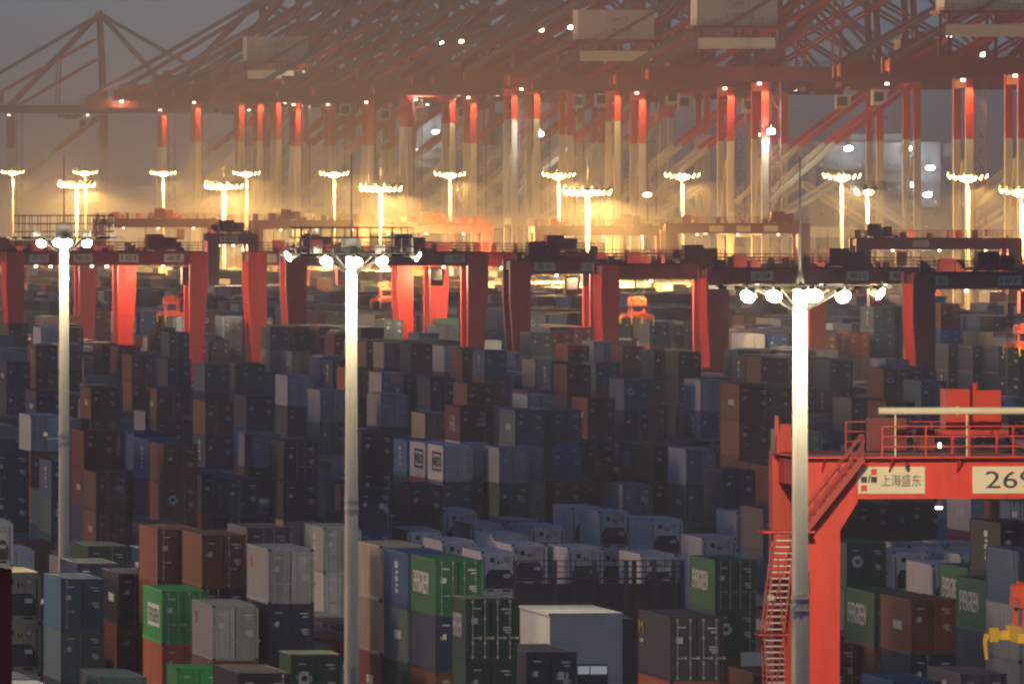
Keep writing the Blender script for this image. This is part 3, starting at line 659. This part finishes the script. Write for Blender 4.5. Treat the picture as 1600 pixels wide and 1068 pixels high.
# the bright red gantry on the right, in front of everything but the third mast
s269 = 37.6
T = rtg(1247, s269, 27.5, 21.0, 'bright orange-red gantry crane numbered from 26, standing behind the thickest light mast', None, 1.76, 1.72, True, 'red', (), .47, False, wb=8.2)
zu, zt = 21.0, 22.72
pl = MB().bx(2.46, 5.32, .0, .056, zu + .22, zu + 1.34).build('sign_plate', M['plate'], T)
text('lettering', '上海盛东', .50, 1.66, M['ink'], pl, M_front(3.49, -.002, zu + .52))
for x, z, m_ in ((3.06, 1.02, 'redink'), (2.64, .70, 'ink'), (3.06, .70, 'ink'), (2.64, .34, 'redink')): MB().bx(x, x + .25, -.012, -.001, zu + z - .02, zu + z + .23).build('logo_square', M[m_], pl)
MB().add([(2.92, -.006, zu + .70), (2.98, -.006, zu + .70), (3.06, -.006, zu + 1.0), (3.00, -.006, zu + 1.0)], [(0, 1, 2, 3)]).build('logo_stroke', M['steel'], pl)
pl = MB().bx(7.32, 10.3, .0, .056, zu + .22, zu + 1.34).build('sign_plate', M['plate'], T)
text('lettering', '269', .72, 2.05, M['ink'], pl, M_front(7.87, -.002, zu + .43))
k = MB().tube((3.3, -.55, zt + 1.95), (24, -.55, zt + 1.95), .15, None, 10)
for x in range(4, 24, 3): k.bar((x, -.55, zt + .06), (x, -.55, zt + 1.8), .06)
for x in (6.6, 10.2): k.tube((x - .05, -.55, zt + 1.95), (x + .05, -.55, zt + 1.95), .19, None, 10)
k.build('cable_tray', M['plate'], T)
k = MB().bx(7.0, 8.0, 5.6, 7.4, zt + 1.05, zt + 2.75).bx(8.12, 9.3, 5.4, 7.4, zt + 1.05, zt + 2.7).bx(6.8, 9.6, 5.2, 7.6, zt + .85, zt + 1.05).bx(7.2, 7.3, 5.5, 5.6, zt, zt + .85).bx(9.1, 9.2, 5.5, 5.6, zt, zt + .85).tube((8.3, 6, zt + 2.7), (8.3, 6, zt + 3.0), .12, None, 8)
k.build('winch_house', M['red'], T)
k = MB().bx(.0, 2.6, 1.26, 9.4, zt, zt + .10).bx(.3, .75, 8.0, 8.6, zt + .1, zt + 1.25).bx(.1, .25, 8.2, 8.4, zt + .1, zt + 1.6).bx(.8, 1.0, 8.4, 8.6, zt + .1, zt + .6).bx(-.1, .1, 6.0, 6.3, zt + .1, zt + .9)
k.build('leg_platform', M['red'], T)
k = MB().tube((4.5, -.5, zt - .5), (4.5, -.5, zt - .2), .07, None, 8).bx(5.78, 5.98, -.3, -.05, zu - .32, zu - .04)
k.build('underside_lamp', M['steel'], T); o = MB().tube((5.88, -.18, zu - .42), (5.88, -.18, zu - .32), .13, .16, 12).build('lamp_globe', M['lenss'], T)
o = MB().tube((5.8, -.98, zt + .42), (5.8, -.98, zt + .62), .06, .06, 8).build('signal_lamp', M['lenss'], T)
k = MB().tube((.32, -.06, 1.2), (.32, -.06, zu - 1), .035, None, 8).tube((.45, -.06, 1.2), (.45, -.06, zu - 3), .025, None, 8).bx(.24, .56, -.14, -.002, 12.4, 13.1).bx(.26, .5, -.12, -.002, 17.2, 17.6)
k.build('cable_conduit', M['dred'], T)
k = MB()
for z_ in (4.2, 7.4, 10.6, 13.8, 17.0): k.bx(.16, 1.75, -.012, -.001, z_, z_ + .09)
for x_ in (3.0, 6.85, 11.9, 15.2, 19.1): k.bx(x_, x_ + .16, .062, .079, zu + .06, zt - .06)
k.build('weld_plate', M['red'], T)
# stairs: one flight from the walkway down to the leg, then a steep zigzag beside the leg
def stair(a, b, w, n, name):
    k = MB(); a, b = Vector(a), Vector(b)
    for y in (-w / 2, w / 2):
        v = Vector((0, y, 0)); k.bar(a + v, b + v, .07, .24)
        for i in range(6): p = a + (b - a) * (i / 5) + v; k.bar(p, p + Vector((0, 0, 1.0)), .045)
        k.bar(a + v + Vector((0, 0, 1.0)), b + v + Vector((0, 0, 1.0)), .045); k.bar(a + v + Vector((0, 0, .5)), b + v + Vector((0, 0, .5)), .035)
    for i in range(n):
        p = a + (b - a) * ((i + .5) / n); k.bx(p.x - .13, p.x + .13, -w / 2 + p.y, w / 2 + p.y, p.z - .02, p.z + .02, 1)
    k.build(name, [M['red_shade'], M['rack']], T)  # stair red darkened to paint in the shade it stands in
stair((2.5, -1.35, zt), (.1, -1.35, zt - 3.0), .75, 11, 'stair')
z = zt - 3.0; k = MB()
k.bx(-1.7, .5, -1.75, -.05, z - .08, z).build('stair_landing', M['red'], T)
flights = [((-.85, z), (-1.35, z - 4.2)), ((-1.35, z - 4.4), (-1.15, z - 8.4)), ((-1.2, z - 8.6), (-1.8, z - 13.0)), ((-1.8, z - 13.2), (-1.4, 1.2))]
for (xa, za), (xb, zb) in flights:
    k = MB()
    for y in (-1.5, -.4):
        k.bar((xa - .25, y, za), (xb - .25, y, zb), .07, .09).bar((xa + .55, y, za), (xb + .55, y, zb), .07, .09)
    n = int((za - zb) / .25)
    for i in range(n):
        f_ = (i + .5) / n; x = xa + (xb - xa) * f_; z_ = za + (zb - za) * f_; k.bx(x - .25, x + .55, -1.5, -.4, z_ - .025, z_ + .025, 1)
    k.bx(xb - .5, xb + .8, -1.7, -.05, zb - .14, zb - .06); k.bar((xa + .5, -1.55, za), (xb - .2, -1.55, zb), .05); k.bar((xa - .2, -1.58, (za + zb) / 2 + 1), (xb + .5, -1.58, zb), .05)
    k.build('stair', [M['red_shade'], M['bar']], T)
# the group of gantries half way across the yard
PL = lambda *xs: [(x, 2.6, b, None) for x, b in xs]
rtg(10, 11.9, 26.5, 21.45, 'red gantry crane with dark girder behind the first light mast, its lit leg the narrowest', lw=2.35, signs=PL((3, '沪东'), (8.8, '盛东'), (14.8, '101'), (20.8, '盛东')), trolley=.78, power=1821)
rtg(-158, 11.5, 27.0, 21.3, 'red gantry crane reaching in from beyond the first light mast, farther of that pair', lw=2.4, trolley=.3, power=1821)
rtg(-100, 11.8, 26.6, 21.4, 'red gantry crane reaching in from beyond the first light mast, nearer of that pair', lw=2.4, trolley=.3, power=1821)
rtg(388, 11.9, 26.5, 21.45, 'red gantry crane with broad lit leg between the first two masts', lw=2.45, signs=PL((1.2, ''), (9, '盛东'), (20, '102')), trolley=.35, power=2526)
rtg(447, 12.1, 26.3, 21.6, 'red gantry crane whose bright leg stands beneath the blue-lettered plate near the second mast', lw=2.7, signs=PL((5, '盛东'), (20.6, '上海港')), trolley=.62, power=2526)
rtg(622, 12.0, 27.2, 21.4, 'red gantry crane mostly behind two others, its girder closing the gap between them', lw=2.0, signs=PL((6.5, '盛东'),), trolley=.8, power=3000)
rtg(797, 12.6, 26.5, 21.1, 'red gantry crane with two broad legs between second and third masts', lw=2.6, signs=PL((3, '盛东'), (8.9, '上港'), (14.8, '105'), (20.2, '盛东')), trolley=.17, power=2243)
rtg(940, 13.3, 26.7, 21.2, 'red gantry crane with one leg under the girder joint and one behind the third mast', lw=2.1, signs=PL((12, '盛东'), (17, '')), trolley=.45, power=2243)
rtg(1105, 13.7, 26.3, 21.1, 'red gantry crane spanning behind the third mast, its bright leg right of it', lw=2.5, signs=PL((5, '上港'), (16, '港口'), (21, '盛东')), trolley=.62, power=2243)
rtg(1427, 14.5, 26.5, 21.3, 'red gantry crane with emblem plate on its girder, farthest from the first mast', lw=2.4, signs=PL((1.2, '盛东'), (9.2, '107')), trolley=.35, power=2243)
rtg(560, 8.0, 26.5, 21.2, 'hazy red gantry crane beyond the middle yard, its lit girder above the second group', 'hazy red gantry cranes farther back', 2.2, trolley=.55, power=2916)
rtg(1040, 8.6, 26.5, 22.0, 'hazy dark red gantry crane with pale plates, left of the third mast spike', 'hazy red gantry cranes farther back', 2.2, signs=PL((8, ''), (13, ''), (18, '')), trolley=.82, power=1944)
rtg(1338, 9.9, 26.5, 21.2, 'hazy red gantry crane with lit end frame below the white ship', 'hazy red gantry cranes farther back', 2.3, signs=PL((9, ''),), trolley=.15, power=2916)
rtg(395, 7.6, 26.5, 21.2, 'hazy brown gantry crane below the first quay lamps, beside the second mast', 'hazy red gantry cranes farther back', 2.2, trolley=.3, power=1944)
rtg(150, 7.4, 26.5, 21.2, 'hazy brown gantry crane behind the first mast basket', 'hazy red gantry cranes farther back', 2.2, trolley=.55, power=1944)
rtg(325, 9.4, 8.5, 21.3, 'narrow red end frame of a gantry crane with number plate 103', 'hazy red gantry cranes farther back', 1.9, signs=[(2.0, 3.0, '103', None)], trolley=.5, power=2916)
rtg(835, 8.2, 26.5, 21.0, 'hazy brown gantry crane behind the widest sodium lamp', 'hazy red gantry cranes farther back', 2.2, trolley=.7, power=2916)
# dark gantry leg at the very edge of the picture
rtg(22 - 26.5 * 51.8, 51.8, 26.5, 20.9, 'dark red gantry corner with an upright rod at the edge of the picture', None, 2.0, 1.75, red='dred', lamps=False, rails=False)

# ---------------------------------------------------------------- spreaders hanging from the gantries
def spreader(px, s, z, ztop, label, full=False, group='container spreaders hanging under the gantries'):
    D = F / s; X = at(px, D); t = empty('spreader', X, D, z); tag(t, label, 'spreader', group)
    k = MB()
    for y in (-6.0, 5.7): k.bx(-1.2, 1.2, y, y + .3, .0, .35).bx(-1.22, -.85, y - .05, y + .35, -.1, .5).bx(.85, 1.22, y - .05, y + .35, -.1, .5).bx(-.5, .5, y + .02, y + .28, .35, .62)
    k.bx(-.55, -.25, -5.7, 5.7, .05, .4).bx(.25, .55, -5.7, 5.7, .05, .4).bx(-.9, .9, -2.2, 2.2, .05, .75)
    k.bx(-1.22, 1.22, -2.4, -2.2, .1, .5).bx(-1.22, 1.22, 2.2, 2.4, .1, .5)
    k.build('telescopic_frame', M['yel'] if full else M['org'], t)
    for x in (-1, 1):
        for y in (-6.05, 5.95): MB().prism([(x * 1.2, .2), (x * 1.42, .25), (x * 1.48, -.1), (x * 1.40, -.85), (x * 1.28, -.85), (x * 1.34, -.1)], y - .12, y + .12).build('flipper', M['yel'], t)
    k = MB().bx(-1.0, 1.0, -1.6, 1.6, 1.55, 1.95)
    for x in (-.8, .8):
        for y in (-1.3, 1.3): k.bar((x, y, .7), (x * .95, y, 1.6), .18).tube((x * .7 - .12, y, 2.2), (x * .7 + .12, y, 2.2), .38, None, 12).bar((x * 1.15, y, 1.9), (x * .8, y, 2.6), .14)
    k.bx(-.35, .35, -.5, .5, 1.95, 2.7).bx(-1.1, -.7, -.4, .6, 1.95, 2.5).bx(.6, 1.1, -1.2, -.2, 1.95, 2.4)
    k.build('headblock', M['org'], t)
    k = MB()
    for x in (-.75, .75):
        for y in (-1.3, 1.3): k.tube((x, y, 2.3), (x * 1.5, y * 1.2, ztop - z), .022, None, 5).tube((x * .8, y, 2.3), (x * 1.3, y * 1.2, ztop - z), .022, None, 5)
    k.build('hoist_rope', M['steel'], t)
    return t
spreader(1622, 37.0, 35 - 752 / 37.0, 23, 'large yellow and orange spreader hanging at the picture edge under the bright red gantry', True)
spreader(268, 11.7, 35 - 240 / 11.7, 22, 'small red spreader hanging near a cream container, under the first gantry')
spreader(603, 11.8, 35 - 218 / 11.8, 22, 'orange-red spreader hanging close beside the second light mast')
spreader(995, 12.5, 35 - 243 / 12.5, 22, 'glowing red spreader hanging between two legs, between second and third masts')
spreader(1600, 14.3, 35 - 290 / 14.3, 22, 'bright red spreader hanging at the picture edge above navy containers')
# ---------------------------------------------------------------- ship-to-shore cranes along the quay
G_STS = 'red and white quay cranes along the berth'
GA, WU, ZG = 33.0, 17.0, 52.5                            # rail gauge, leg spacing along the quay, girder underside
RW_ = [M['red'], M['cwhite']]
def emblem_house(t, yc):
    h = MB().bx(-14.5, 3.0, 2.6, WU - 3, ZG + 12, ZG + 18.6).bx(-14.7, 3.2, 2.4, WU - 2.8, ZG + 18.6, ZG + 18.9); h = h.build('machinery_house', M['house'], t)
    o = MB(); n = 28
    for i in range(n):
        a_, b_ = 2 * math.pi * i / n, 2 * math.pi * (i + 1) / n
        o.bar((-5.5 + 2.3 * math.cos(a_), 2.55, ZG + 16.6 + 1.15 * math.sin(a_)), (-5.5 + 2.3 * math.cos(b_), 2.55, ZG + 16.6 + 1.15 * math.sin(b_)), .42, .08)
    o = o.build('oval_emblem', M['emb'], h); text('lettering', 'SIPG', 1.05, 2.9, M['emb'], o, M_front(-6.95, 2.56, ZG + 16.08)); text('lettering', '上港集团', 1.35, 6.6, M['emb'], h, M_front(-8.8, 2.59, ZG + 13.4))
    m = MB().bx(-15.5, 4.5, 1.2, WU - 1.5, ZG + 11.3, ZG + 11.95)
    for x in (-14, -5, 3): m.bx(x, x + .6, 2.0, 2.6, ZG + 3.05, ZG + 11.3).bx(x, x + .6, WU - 3, WU - 2.4, ZG + 3.05, ZG + 11.3)
    m.build('house_platform', M['red_unlit'], t)
    m = MB().bx(-14.3, 2.4, 1.9, 2.0, ZG + 6.9, ZG + 9.3); m.build('name_plate', M['plate'], t)
    m = MB(); rail_run(m, (-15.5, 1.3, ZG + 11.95), (4.5, 1.3, ZG + 11.95), 1.2, 2.5, .09, 2); m.build('house_railing', M['dred'], t)

def sts(band, lw=1.45, second=False, big=False):
    t = empty('quay_crane', 0, 0)
    def leg(x, y, x2=None):
        x2 = x if x2 is None else x2; m = MB(); h_ = lw / 2; zs = [(1.6, 0), (7, 0), (band, 1), (ZG - .2, 0)]
        for (za, _), (zb, mi) in zip(zs[:-1], zs[1:]):
            def xx(z): return x + (x2 - x) * (z / ZG)
            va = [(xx(za) - h_, y, za), (xx(za) + h_, y, za), (xx(za) + h_, y + 1.5, za), (xx(za) - h_, y + 1.5, za)]
            vb = [(xx(zb) - h_, y, zb), (xx(zb) + h_, y, zb), (xx(zb) + h_, y + 1.5, zb), (xx(zb) - h_, y + 1.5, zb)]
            m.add(va + vb, [(0, 1, 5, 4), (1, 2, 6, 5), (2, 3, 7, 6), (3, 0, 4, 7)] + ([(0, 3, 2, 1)] if za < 2 else []) + ([(4, 5, 6, 7)] if zb > 50 else []), mi)
        m.build('leg', RW_, t)
    for y in (0, WU): leg(0, y); leg(GA, y)
    for x in (0, GA):
        MB().bx(x - .7, x + .7, -3.5, WU + 5, .9, 2.6).build('sill_beam', M['red'], t)
        MB().bx(x - .55, x + .55, 1.5, WU, ZG - 2.2, ZG - .4).build('tie_beam', M['red'], t)
        MB().bx(x - .5, x + .5, 1.5, WU, 19.2, 20.8).build('tie_beam', M['cwhite'], t)
        k = MB()
        for y in (-3, -1, 1.5, 3.5, WU - 2, WU, WU + 2.5, WU + 4.5): k.tube((x - .3, y, .45), (x + .3, y, .45), .45, None, 10)
        k.build('bogie', M['steel'], t)
    for y in (.25, WU + .25):
        MB().bx(lw / 2, GA - lw / 2, y, y + 1.1, 18.8, 21.0).build('portal_beam', M['cwhite'], t)
        m = MB().bar((GA - .8, y + .5, ZG - .6), (GA * .46, y + .5, 39), 1.15, 1.0, 0).bar((GA * .46, y + .5, 39), (.9, y + .5, 26.5), 1.15, 1.0, 1); m.build('diagonal_brace', RW_, t)
        MB().bar((1, y + .5, 21.3), (GA * .5, y + .5, 31), .8, .8).bar((GA * .5, y + .5, 31), (GA - 1, y + .5, 21.5), .8, .8).build('lower_brace', M['cwhite'], t)
    for x in (0, GA):
        m = MB().bar((x, .75, 21), (x, WU / 2, 36), .5, .5, 1).bar((x, WU / 2, 36), (x, WU + .75, 21), .5, .5, 1); m.build('side_brace', RW_, t)
    yc = (3.4, WU - 3.4)
    for y in yc:
        m = MB().bx(-25, GA + 3, y - .7, y + .9, ZG, ZG + 3.0)
        for i in range(20): x = -24 + i * 3.1; m.bx(x - .05, x + .05, y - .78, y - .7, ZG, ZG + 3.0)
        m.build('girder', M['red_unlit'], t)  # girder and boom in a darkened leg red, coloured as if unlit
        m = MB().bx(GA + 3.4, GA + 62, y - .6, y + .8, ZG + .3, ZG + 2.9)
        for i in range(15): x = GA + 5 + i * 3.9; m.bx(x - .05, x + .05, y - .68, y - .6, ZG + .3, ZG + 2.9)
        m.build('boom', M['red_unlit'], t)
    m = MB()
    for x in (-24.5, -12, 2, 14, 26): m.bx(x, x + .9, yc[0] + .9, yc[1] - .7, ZG + .4, ZG + 2.4)
    m.build('cross_beam', M['red'], t)
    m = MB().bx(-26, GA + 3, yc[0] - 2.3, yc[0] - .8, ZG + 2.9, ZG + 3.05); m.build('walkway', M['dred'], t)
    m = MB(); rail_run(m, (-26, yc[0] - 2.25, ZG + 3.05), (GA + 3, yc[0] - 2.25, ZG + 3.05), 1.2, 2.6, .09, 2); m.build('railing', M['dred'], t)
    # A-frame, back legs, stays
    AP = (GA - 1.5, 88.0)
    for y in (1.0, WU + .6): MB().bar((GA, y, ZG + 3), (AP[0], y + (3 if y < 5 else -3), AP[1]), 1.3, 1.2).build('a_frame_leg', M['red_unlit'], t)
    MB().bx(AP[0] - .8, AP[0] + .8, 3.2, WU - 1.6, AP[1] - 1.2, AP[1] + 1.0).bar((GA - .6, 2.5, 72), (GA - .6, WU - 1, 72), .8).build('apex_beam', M['red'], t)
    for y in (2.5, WU - 1.0):
        MB().bar((0, y, ZG + 3), (AP[0], y + (1 if y < 5 else -1), AP[1]), 1.5, 1.3).build('back_leg', M['red_shade'], t)
        MB().bar((-23.5, y, ZG + 3), (AP[0], y + (1 if y < 5 else -1), AP[1] - .4), .95, .85).build('back_stay', M['stay'], t)
        MB().bar((-12, y, ZG + 3), (GA - 3, y, 79), .8, .7).build('back_stay', M['red'], t)
        MB().bar((3, y, ZG + 3), (GA - 2.0, y, 72), .55).bar((GA * .5, y, ZG + 3), (GA * .52, y, 71), .5).build('strut', M['red'], t)
        MB().bar((AP[0], y, AP[1]), (GA + 28, y, ZG + 3), .85, .8).build('fore_stay', M['stay'], t)
        MB().bar((AP[0], y, AP[1]), (GA + 55, y, ZG + 3), .75, .7).build('fore_stay', M['stay'], t)
    # machinery house with oval emblem
    if big: emblem_house(t, yc)
    else:
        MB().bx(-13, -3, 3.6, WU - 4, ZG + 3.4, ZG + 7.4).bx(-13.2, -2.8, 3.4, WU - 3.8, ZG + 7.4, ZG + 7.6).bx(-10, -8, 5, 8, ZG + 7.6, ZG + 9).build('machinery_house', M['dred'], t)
    # trolley, cabin, electrical room, stair tower
    tx = 12 if second else 21
    MB().bx(tx - 4, tx + 4, yc[0], yc[1], ZG - 1.3, ZG - .25).bx(tx - 2, tx + 2.5, yc[0] + 1, yc[1] - 1, ZG - 2.0, ZG - 1.3).build('trolley', M['dred'], t)
    c = MB().prism([(tx + 3, ZG - 5.2), (tx + 5.6, ZG - 5.2), (tx + 6.2, ZG - 3.4), (tx + 6.2, ZG - 1.9), (tx + 3, ZG - 1.9)], 5.2, 8).build('operator_cabin', M['cwhite'], t); MB().bx(tx + 3.3, tx + 5.4, 5.12, 5.2, ZG - 4.4, ZG - 2.4).build('cabin_window', M['glass'], c)
    MB().bx(GA - 6, GA - 1.5, 1.2, 4, ZG + 3.05, ZG + 6.3).build('electrical_room', M['dred'], t)
    m = MB()
    for x in (1.5, 3.6):
        for y in (2.6, 4.1): m.bar((x, y, 2.5), (x, y, ZG - .3), .16, .16)
    for i in range(16):
        z = 3 + i * 3.05; a_, b_ = (1.5, 3.6) if i % 2 else (3.6, 1.5); m.bar((a_, 2.6, z), (b_, 2.6, z + 3.05), .13).bx(1.4, 3.7, 2.5, 4.2, z - .06, z + .02).bar((1.4, 2.55, z + 1), (3.7, 2.55, z + 1), .08)
    m.build('stair_tower', M['stay'], t)
    for x, y in (((-1.4, -.6), (GA - 6.3, 2.3)) if not second else ((1.6, -.6), (12, 2.4), (GA + 9, 2.4))):
        o = MB().bx(x - .3, x + .3, y, y + .5, ZG - .75, ZG - .3).build('floodlight', M['steel'], t); MB().bx(x - .42, x + .42, y - .1, y - .02, ZG - .85, ZG - .35).bx(x - .4, x + .4, y - .02, y + .5, ZG - .86, ZG - .78).build('lens', M['lenss'], o)
    return t
protoA, protoB, protoC = sts(40.2), sts(44.6, 1.35, True), sts(40.0, 1.5, False, True)
rc = random.Random(4)
qs = (1597, 1515, 1196, 1142, 1004, 965, 891, 839, 804, 740, 707, 640, 580, 520, 466, 436, 407, 378, 310, 257, 20)
crane_at = {}
for i, px in enumerate(qs):
    s_ = 8 * (px + 1810) / 3310; D = F / s_; b = px in (965, 839, 804, 707, 640)
    o = copy_tree(protoB if b else protoC if px in (1597, 1196, 1004, 466) else protoA)
    o.location = (at(px, D), D, 0)
    lab = ('higher white-banded' if b else 'red and white') + f' quay crane, its landside leg {(ORD + ["twenty-first", "twenty-second"])[len(qs) - 1 - i]} from the left'
    if px not in (891, 640, 580, 520, 20, 1597): lamp('lamp_light', o, (-.3, -3.2, ZG - .6), 3000, (1, .74, .36), .3, 120, (0, .12, -1))
    o.scale = (1, 1, rc.uniform(.975, 1.035))
    tag(o, lab, 'quay crane', G_STS); crane_at[px] = (o, s_)
def drop(o):
    for ch in list(o.children): drop(ch)
    bpy.data.objects.remove(o)
drop(protoA); drop(protoB); drop(protoC)
# bright lamps seen on the cranes
def crane_lamp(px0, px, y, m, e, rgb, sc=2.4, yl=-1.5):
    o, s_ = crane_at[px0]; x, z = (px - px0) / s_, CAMZ - (y - HY) / s_
    f_ = floodlight(o, (x, yl, z), 0, m, sc)
    if e: lamp('lamp_light', o, (x, yl - 1.6, z), e, rgb, .4)
crane_lamp(804, 843, 215, M['lensw'], 2000, COOL); crane_lamp(1196, 1203, 205, M['lensw'], 2500, (1, .95, .85)); crane_lamp(1142, 1184, 206, M['lenss'], 0, COOL, 1.5)
crane_lamp(1515, 1481, 46, M['lensw'], 0, COOL, 1.8); crane_lamp(707, 690, 71, M['lensw'], 0, COOL, 1.6); crane_lamp(707, 720, 68, M['lenss'], 0, COOL, 2.0); crane_lamp(740, 742, 98, M['lenss'], 0, COOL, 1.8)
crane_lamp(839, 845, 57, M['lenss'], 0, COOL, 2); crane_lamp(891, 890, 56, M['lenss'], 0, COOL, 2); crane_lamp(1515, 1536, 78, M['lenss'], 0, COOL, 2.4); crane_lamp(257, 357, 114, M['lensw'], 0, COOL, 1.5)
crane_lamp(466, 480, 143, M['lenss'], 2500, (1, .85, .55), 1.5, 1.0); crane_lamp(640, 660, 143, M['lenss'], 2500, (1, .85, .55), 1.5, 1.0); crane_lamp(257, 190, 155, M['lenss'], 1500, (1, .85, .55), 1.5, 1.0)
crane_lamp(1004, 1010, 300, M['lenss'], 0, COOL, 3); crane_lamp(1196, 1100, 362, M['lenss'], 0, COOL, 2.5)

# ---------------------------------------------------------------- ships alongside
def ship(px, p, wpx, ytop, label, lights, dz=0):
    D = p / (at(px, 1.0) * ca + sa); s_ = F / D; t = empty('container_ship', at(px, D), D); tag(t, label, 'ship', 'ships alongside the quay')
    W = wpx / s_; zt = CAMZ - (ytop - HY) / s_
    MB().prism([(0, .05), (W, .05), (W + 1, 14), (-1, 14)], -120, 160).build('hull', M['hull'], t)
    MB().bx(1, W - 1, 0, 14, 14.02, zt).bx(-2, W + 2, 1, 9, zt - 3.4, zt - .4).bx(W * .3, W * .7, 2, 10, zt, zt + 2).build('superstructure', M['ship'], t)
    n = int((zt - 18) / 3)
    for i in range(n):
        z = 16 + i * 3
        for j in range(int(W / 3.1)):
            x = 2.2 + j * 3.1 + .5 * ((j * 7 + i * 3) % 3)
            if x + .8 < W - 1.5 and (j * 5 + i * 11) % 4: MB().bx(x, x + .5, -.06, -.003, z, z + .6).build('window', M['win'] if (i + j) % 3 == 0 else M['glass'], t)
        k = MB(); rail_run(k, (1, -.9, z - .9), (W - 1, -.9, z - .9), 1.0, 3, .08, 2); k.bx(1, W - 1, -1, -.003, z - 1.0, z - .9); k.build('deck', M['ship'], t)
    MB().bx(W * .5, W * .5 + 4, 18, 26, 14.02, zt + 3).build('funnel', M['hull'], t)
    MB().bar((W / 2, 5, zt + 2), (W / 2, 5, zt + 10), .4).bar((W / 2 - 3, 5, zt + 6), (W / 2 + 3, 5, zt + 6), .25).build('radar_mast', M['ship'], t)
    for lx, ly, e in lights:
        x, z = (lx - px) / s_, CAMZ - (ly - HY) / s_
        floodlight(t, (x, -3.2, z), 0, M['lensw'], 3.0)
        if e: lamp('lamp_light', t, (x, -6, z + .4), e, COOL, .5)
    return t
ship(1268, 476, 210, 222, 'big white ship superstructure with white floodlights, behind the quay crane legs', ((1323, 232, 400), (1416, 232, 400), (1452, 262, 300), (1425, 288, 0), (1448, 304, 0)))
ship(600, 484, 190, 176, 'hazy white ship superstructure glimpsed between quay crane legs near the middle', ((679, 206, 500), (648, 236, 300)))
# ---------------------------------------------------------------- service building and reefer racks among the front stacks
D = F / 31.0; X = at(859, D); t = empty('service_building', X, D); tag(t, 'flat pale service building with small lit windows, between a navy and a slate grey container', 'building')
zt = CAMZ - (961 - HY) / 31.0; Wb, Lb = 3.68, 13.4
b = MB().bx(0, Wb, 0, Lb, 0, zt)
for x in (0, Wb - .1): b.bx(x, x + .1, -.03, -.002, 0, zt)
b.bx(-.06, Wb + .06, -.08, Lb + .05, zt, zt + .12)
for z in (3.2, 6.4, 9.4): b.bx(.1, Wb - .1, -.02, -.002, z, z + .05)
b.bx(1.22, 1.25, -.015, -.002, 0, zt).bx(2.45, 2.48, -.015, -.002, 0, zt)
b.build('wall', M['wall'], t)
MB().bx(Wb + .003, Wb + .75, .6, Lb, 0, zt - .2).build('dark_annex', M['rack'], t)  # dark block standing in for the recess on the building's right
for x0, x1, z0 in ((1.42, 2.0, 0), (2.06, 2.9, 0)):
    f_ = MB().bx(x0 - .04, x1 + .04, -.07, -.031, zt - 5.2, zt - 2.45).build('window', M['rack'], t)
    MB().bx(x0, x1, -.09, -.071, zt - 2.95, zt - 2.55).build('lit_pane', M['win'], f_); MB().bx(x0, x1, -.085, -.071, zt - 5.0, zt - 3.05).build('pane', M['glass'], f_)
m = MB().bx(-.02, -.002, 1.0, 7.0, zt - 5.2, zt - 3.1); sgn = text('lettering', 'msc', 1.55, 5.0, M['emb'], t, M_left(-.006, 12.6, zt - 5.6))
for i, (px, y, n) in enumerate(((806, 905, 4), (980, 905, 3))):
    s_ = 24.6; D = F / s_; t = empty('reefer_rack', at(px, D), D); tag(t, ('long' if i == 0 else 'short') + ' dark steel walkway rack in front of the white refrigerated containers' + ('' if i == 0 else ', beside a green container'), 'reefer rack')
    W = (250 if i == 0 else 88) / s_
    k = MB()
    for z in (2.9, 5.8, 8.6): k.bx(0, W, -.1, 1.1, z - .1, z)
    k.build('walkway', M['rack'], t); MB().bx(0, W, 1.12, 1.2, 0, 8.2).build('back_panel', M['rack'], t)
    for x in [W * j / 4 for j in range(5)] if i == 0 else (0, W / 2, W):
        MB().bx(x - .08, x + .08, -.1, .06, 0, 9.7).bx(x - .08, x + .08, .95, 1.1, 0, 9.7).build('post', M['rack'], t)
    for z in (2.9, 5.8, 8.6):
        k = MB(); rail_run(k, (0, -.08, z), (W, -.08, z), 1.1, 1.3, .05, 3); k.build('railing', M['rack'], t)
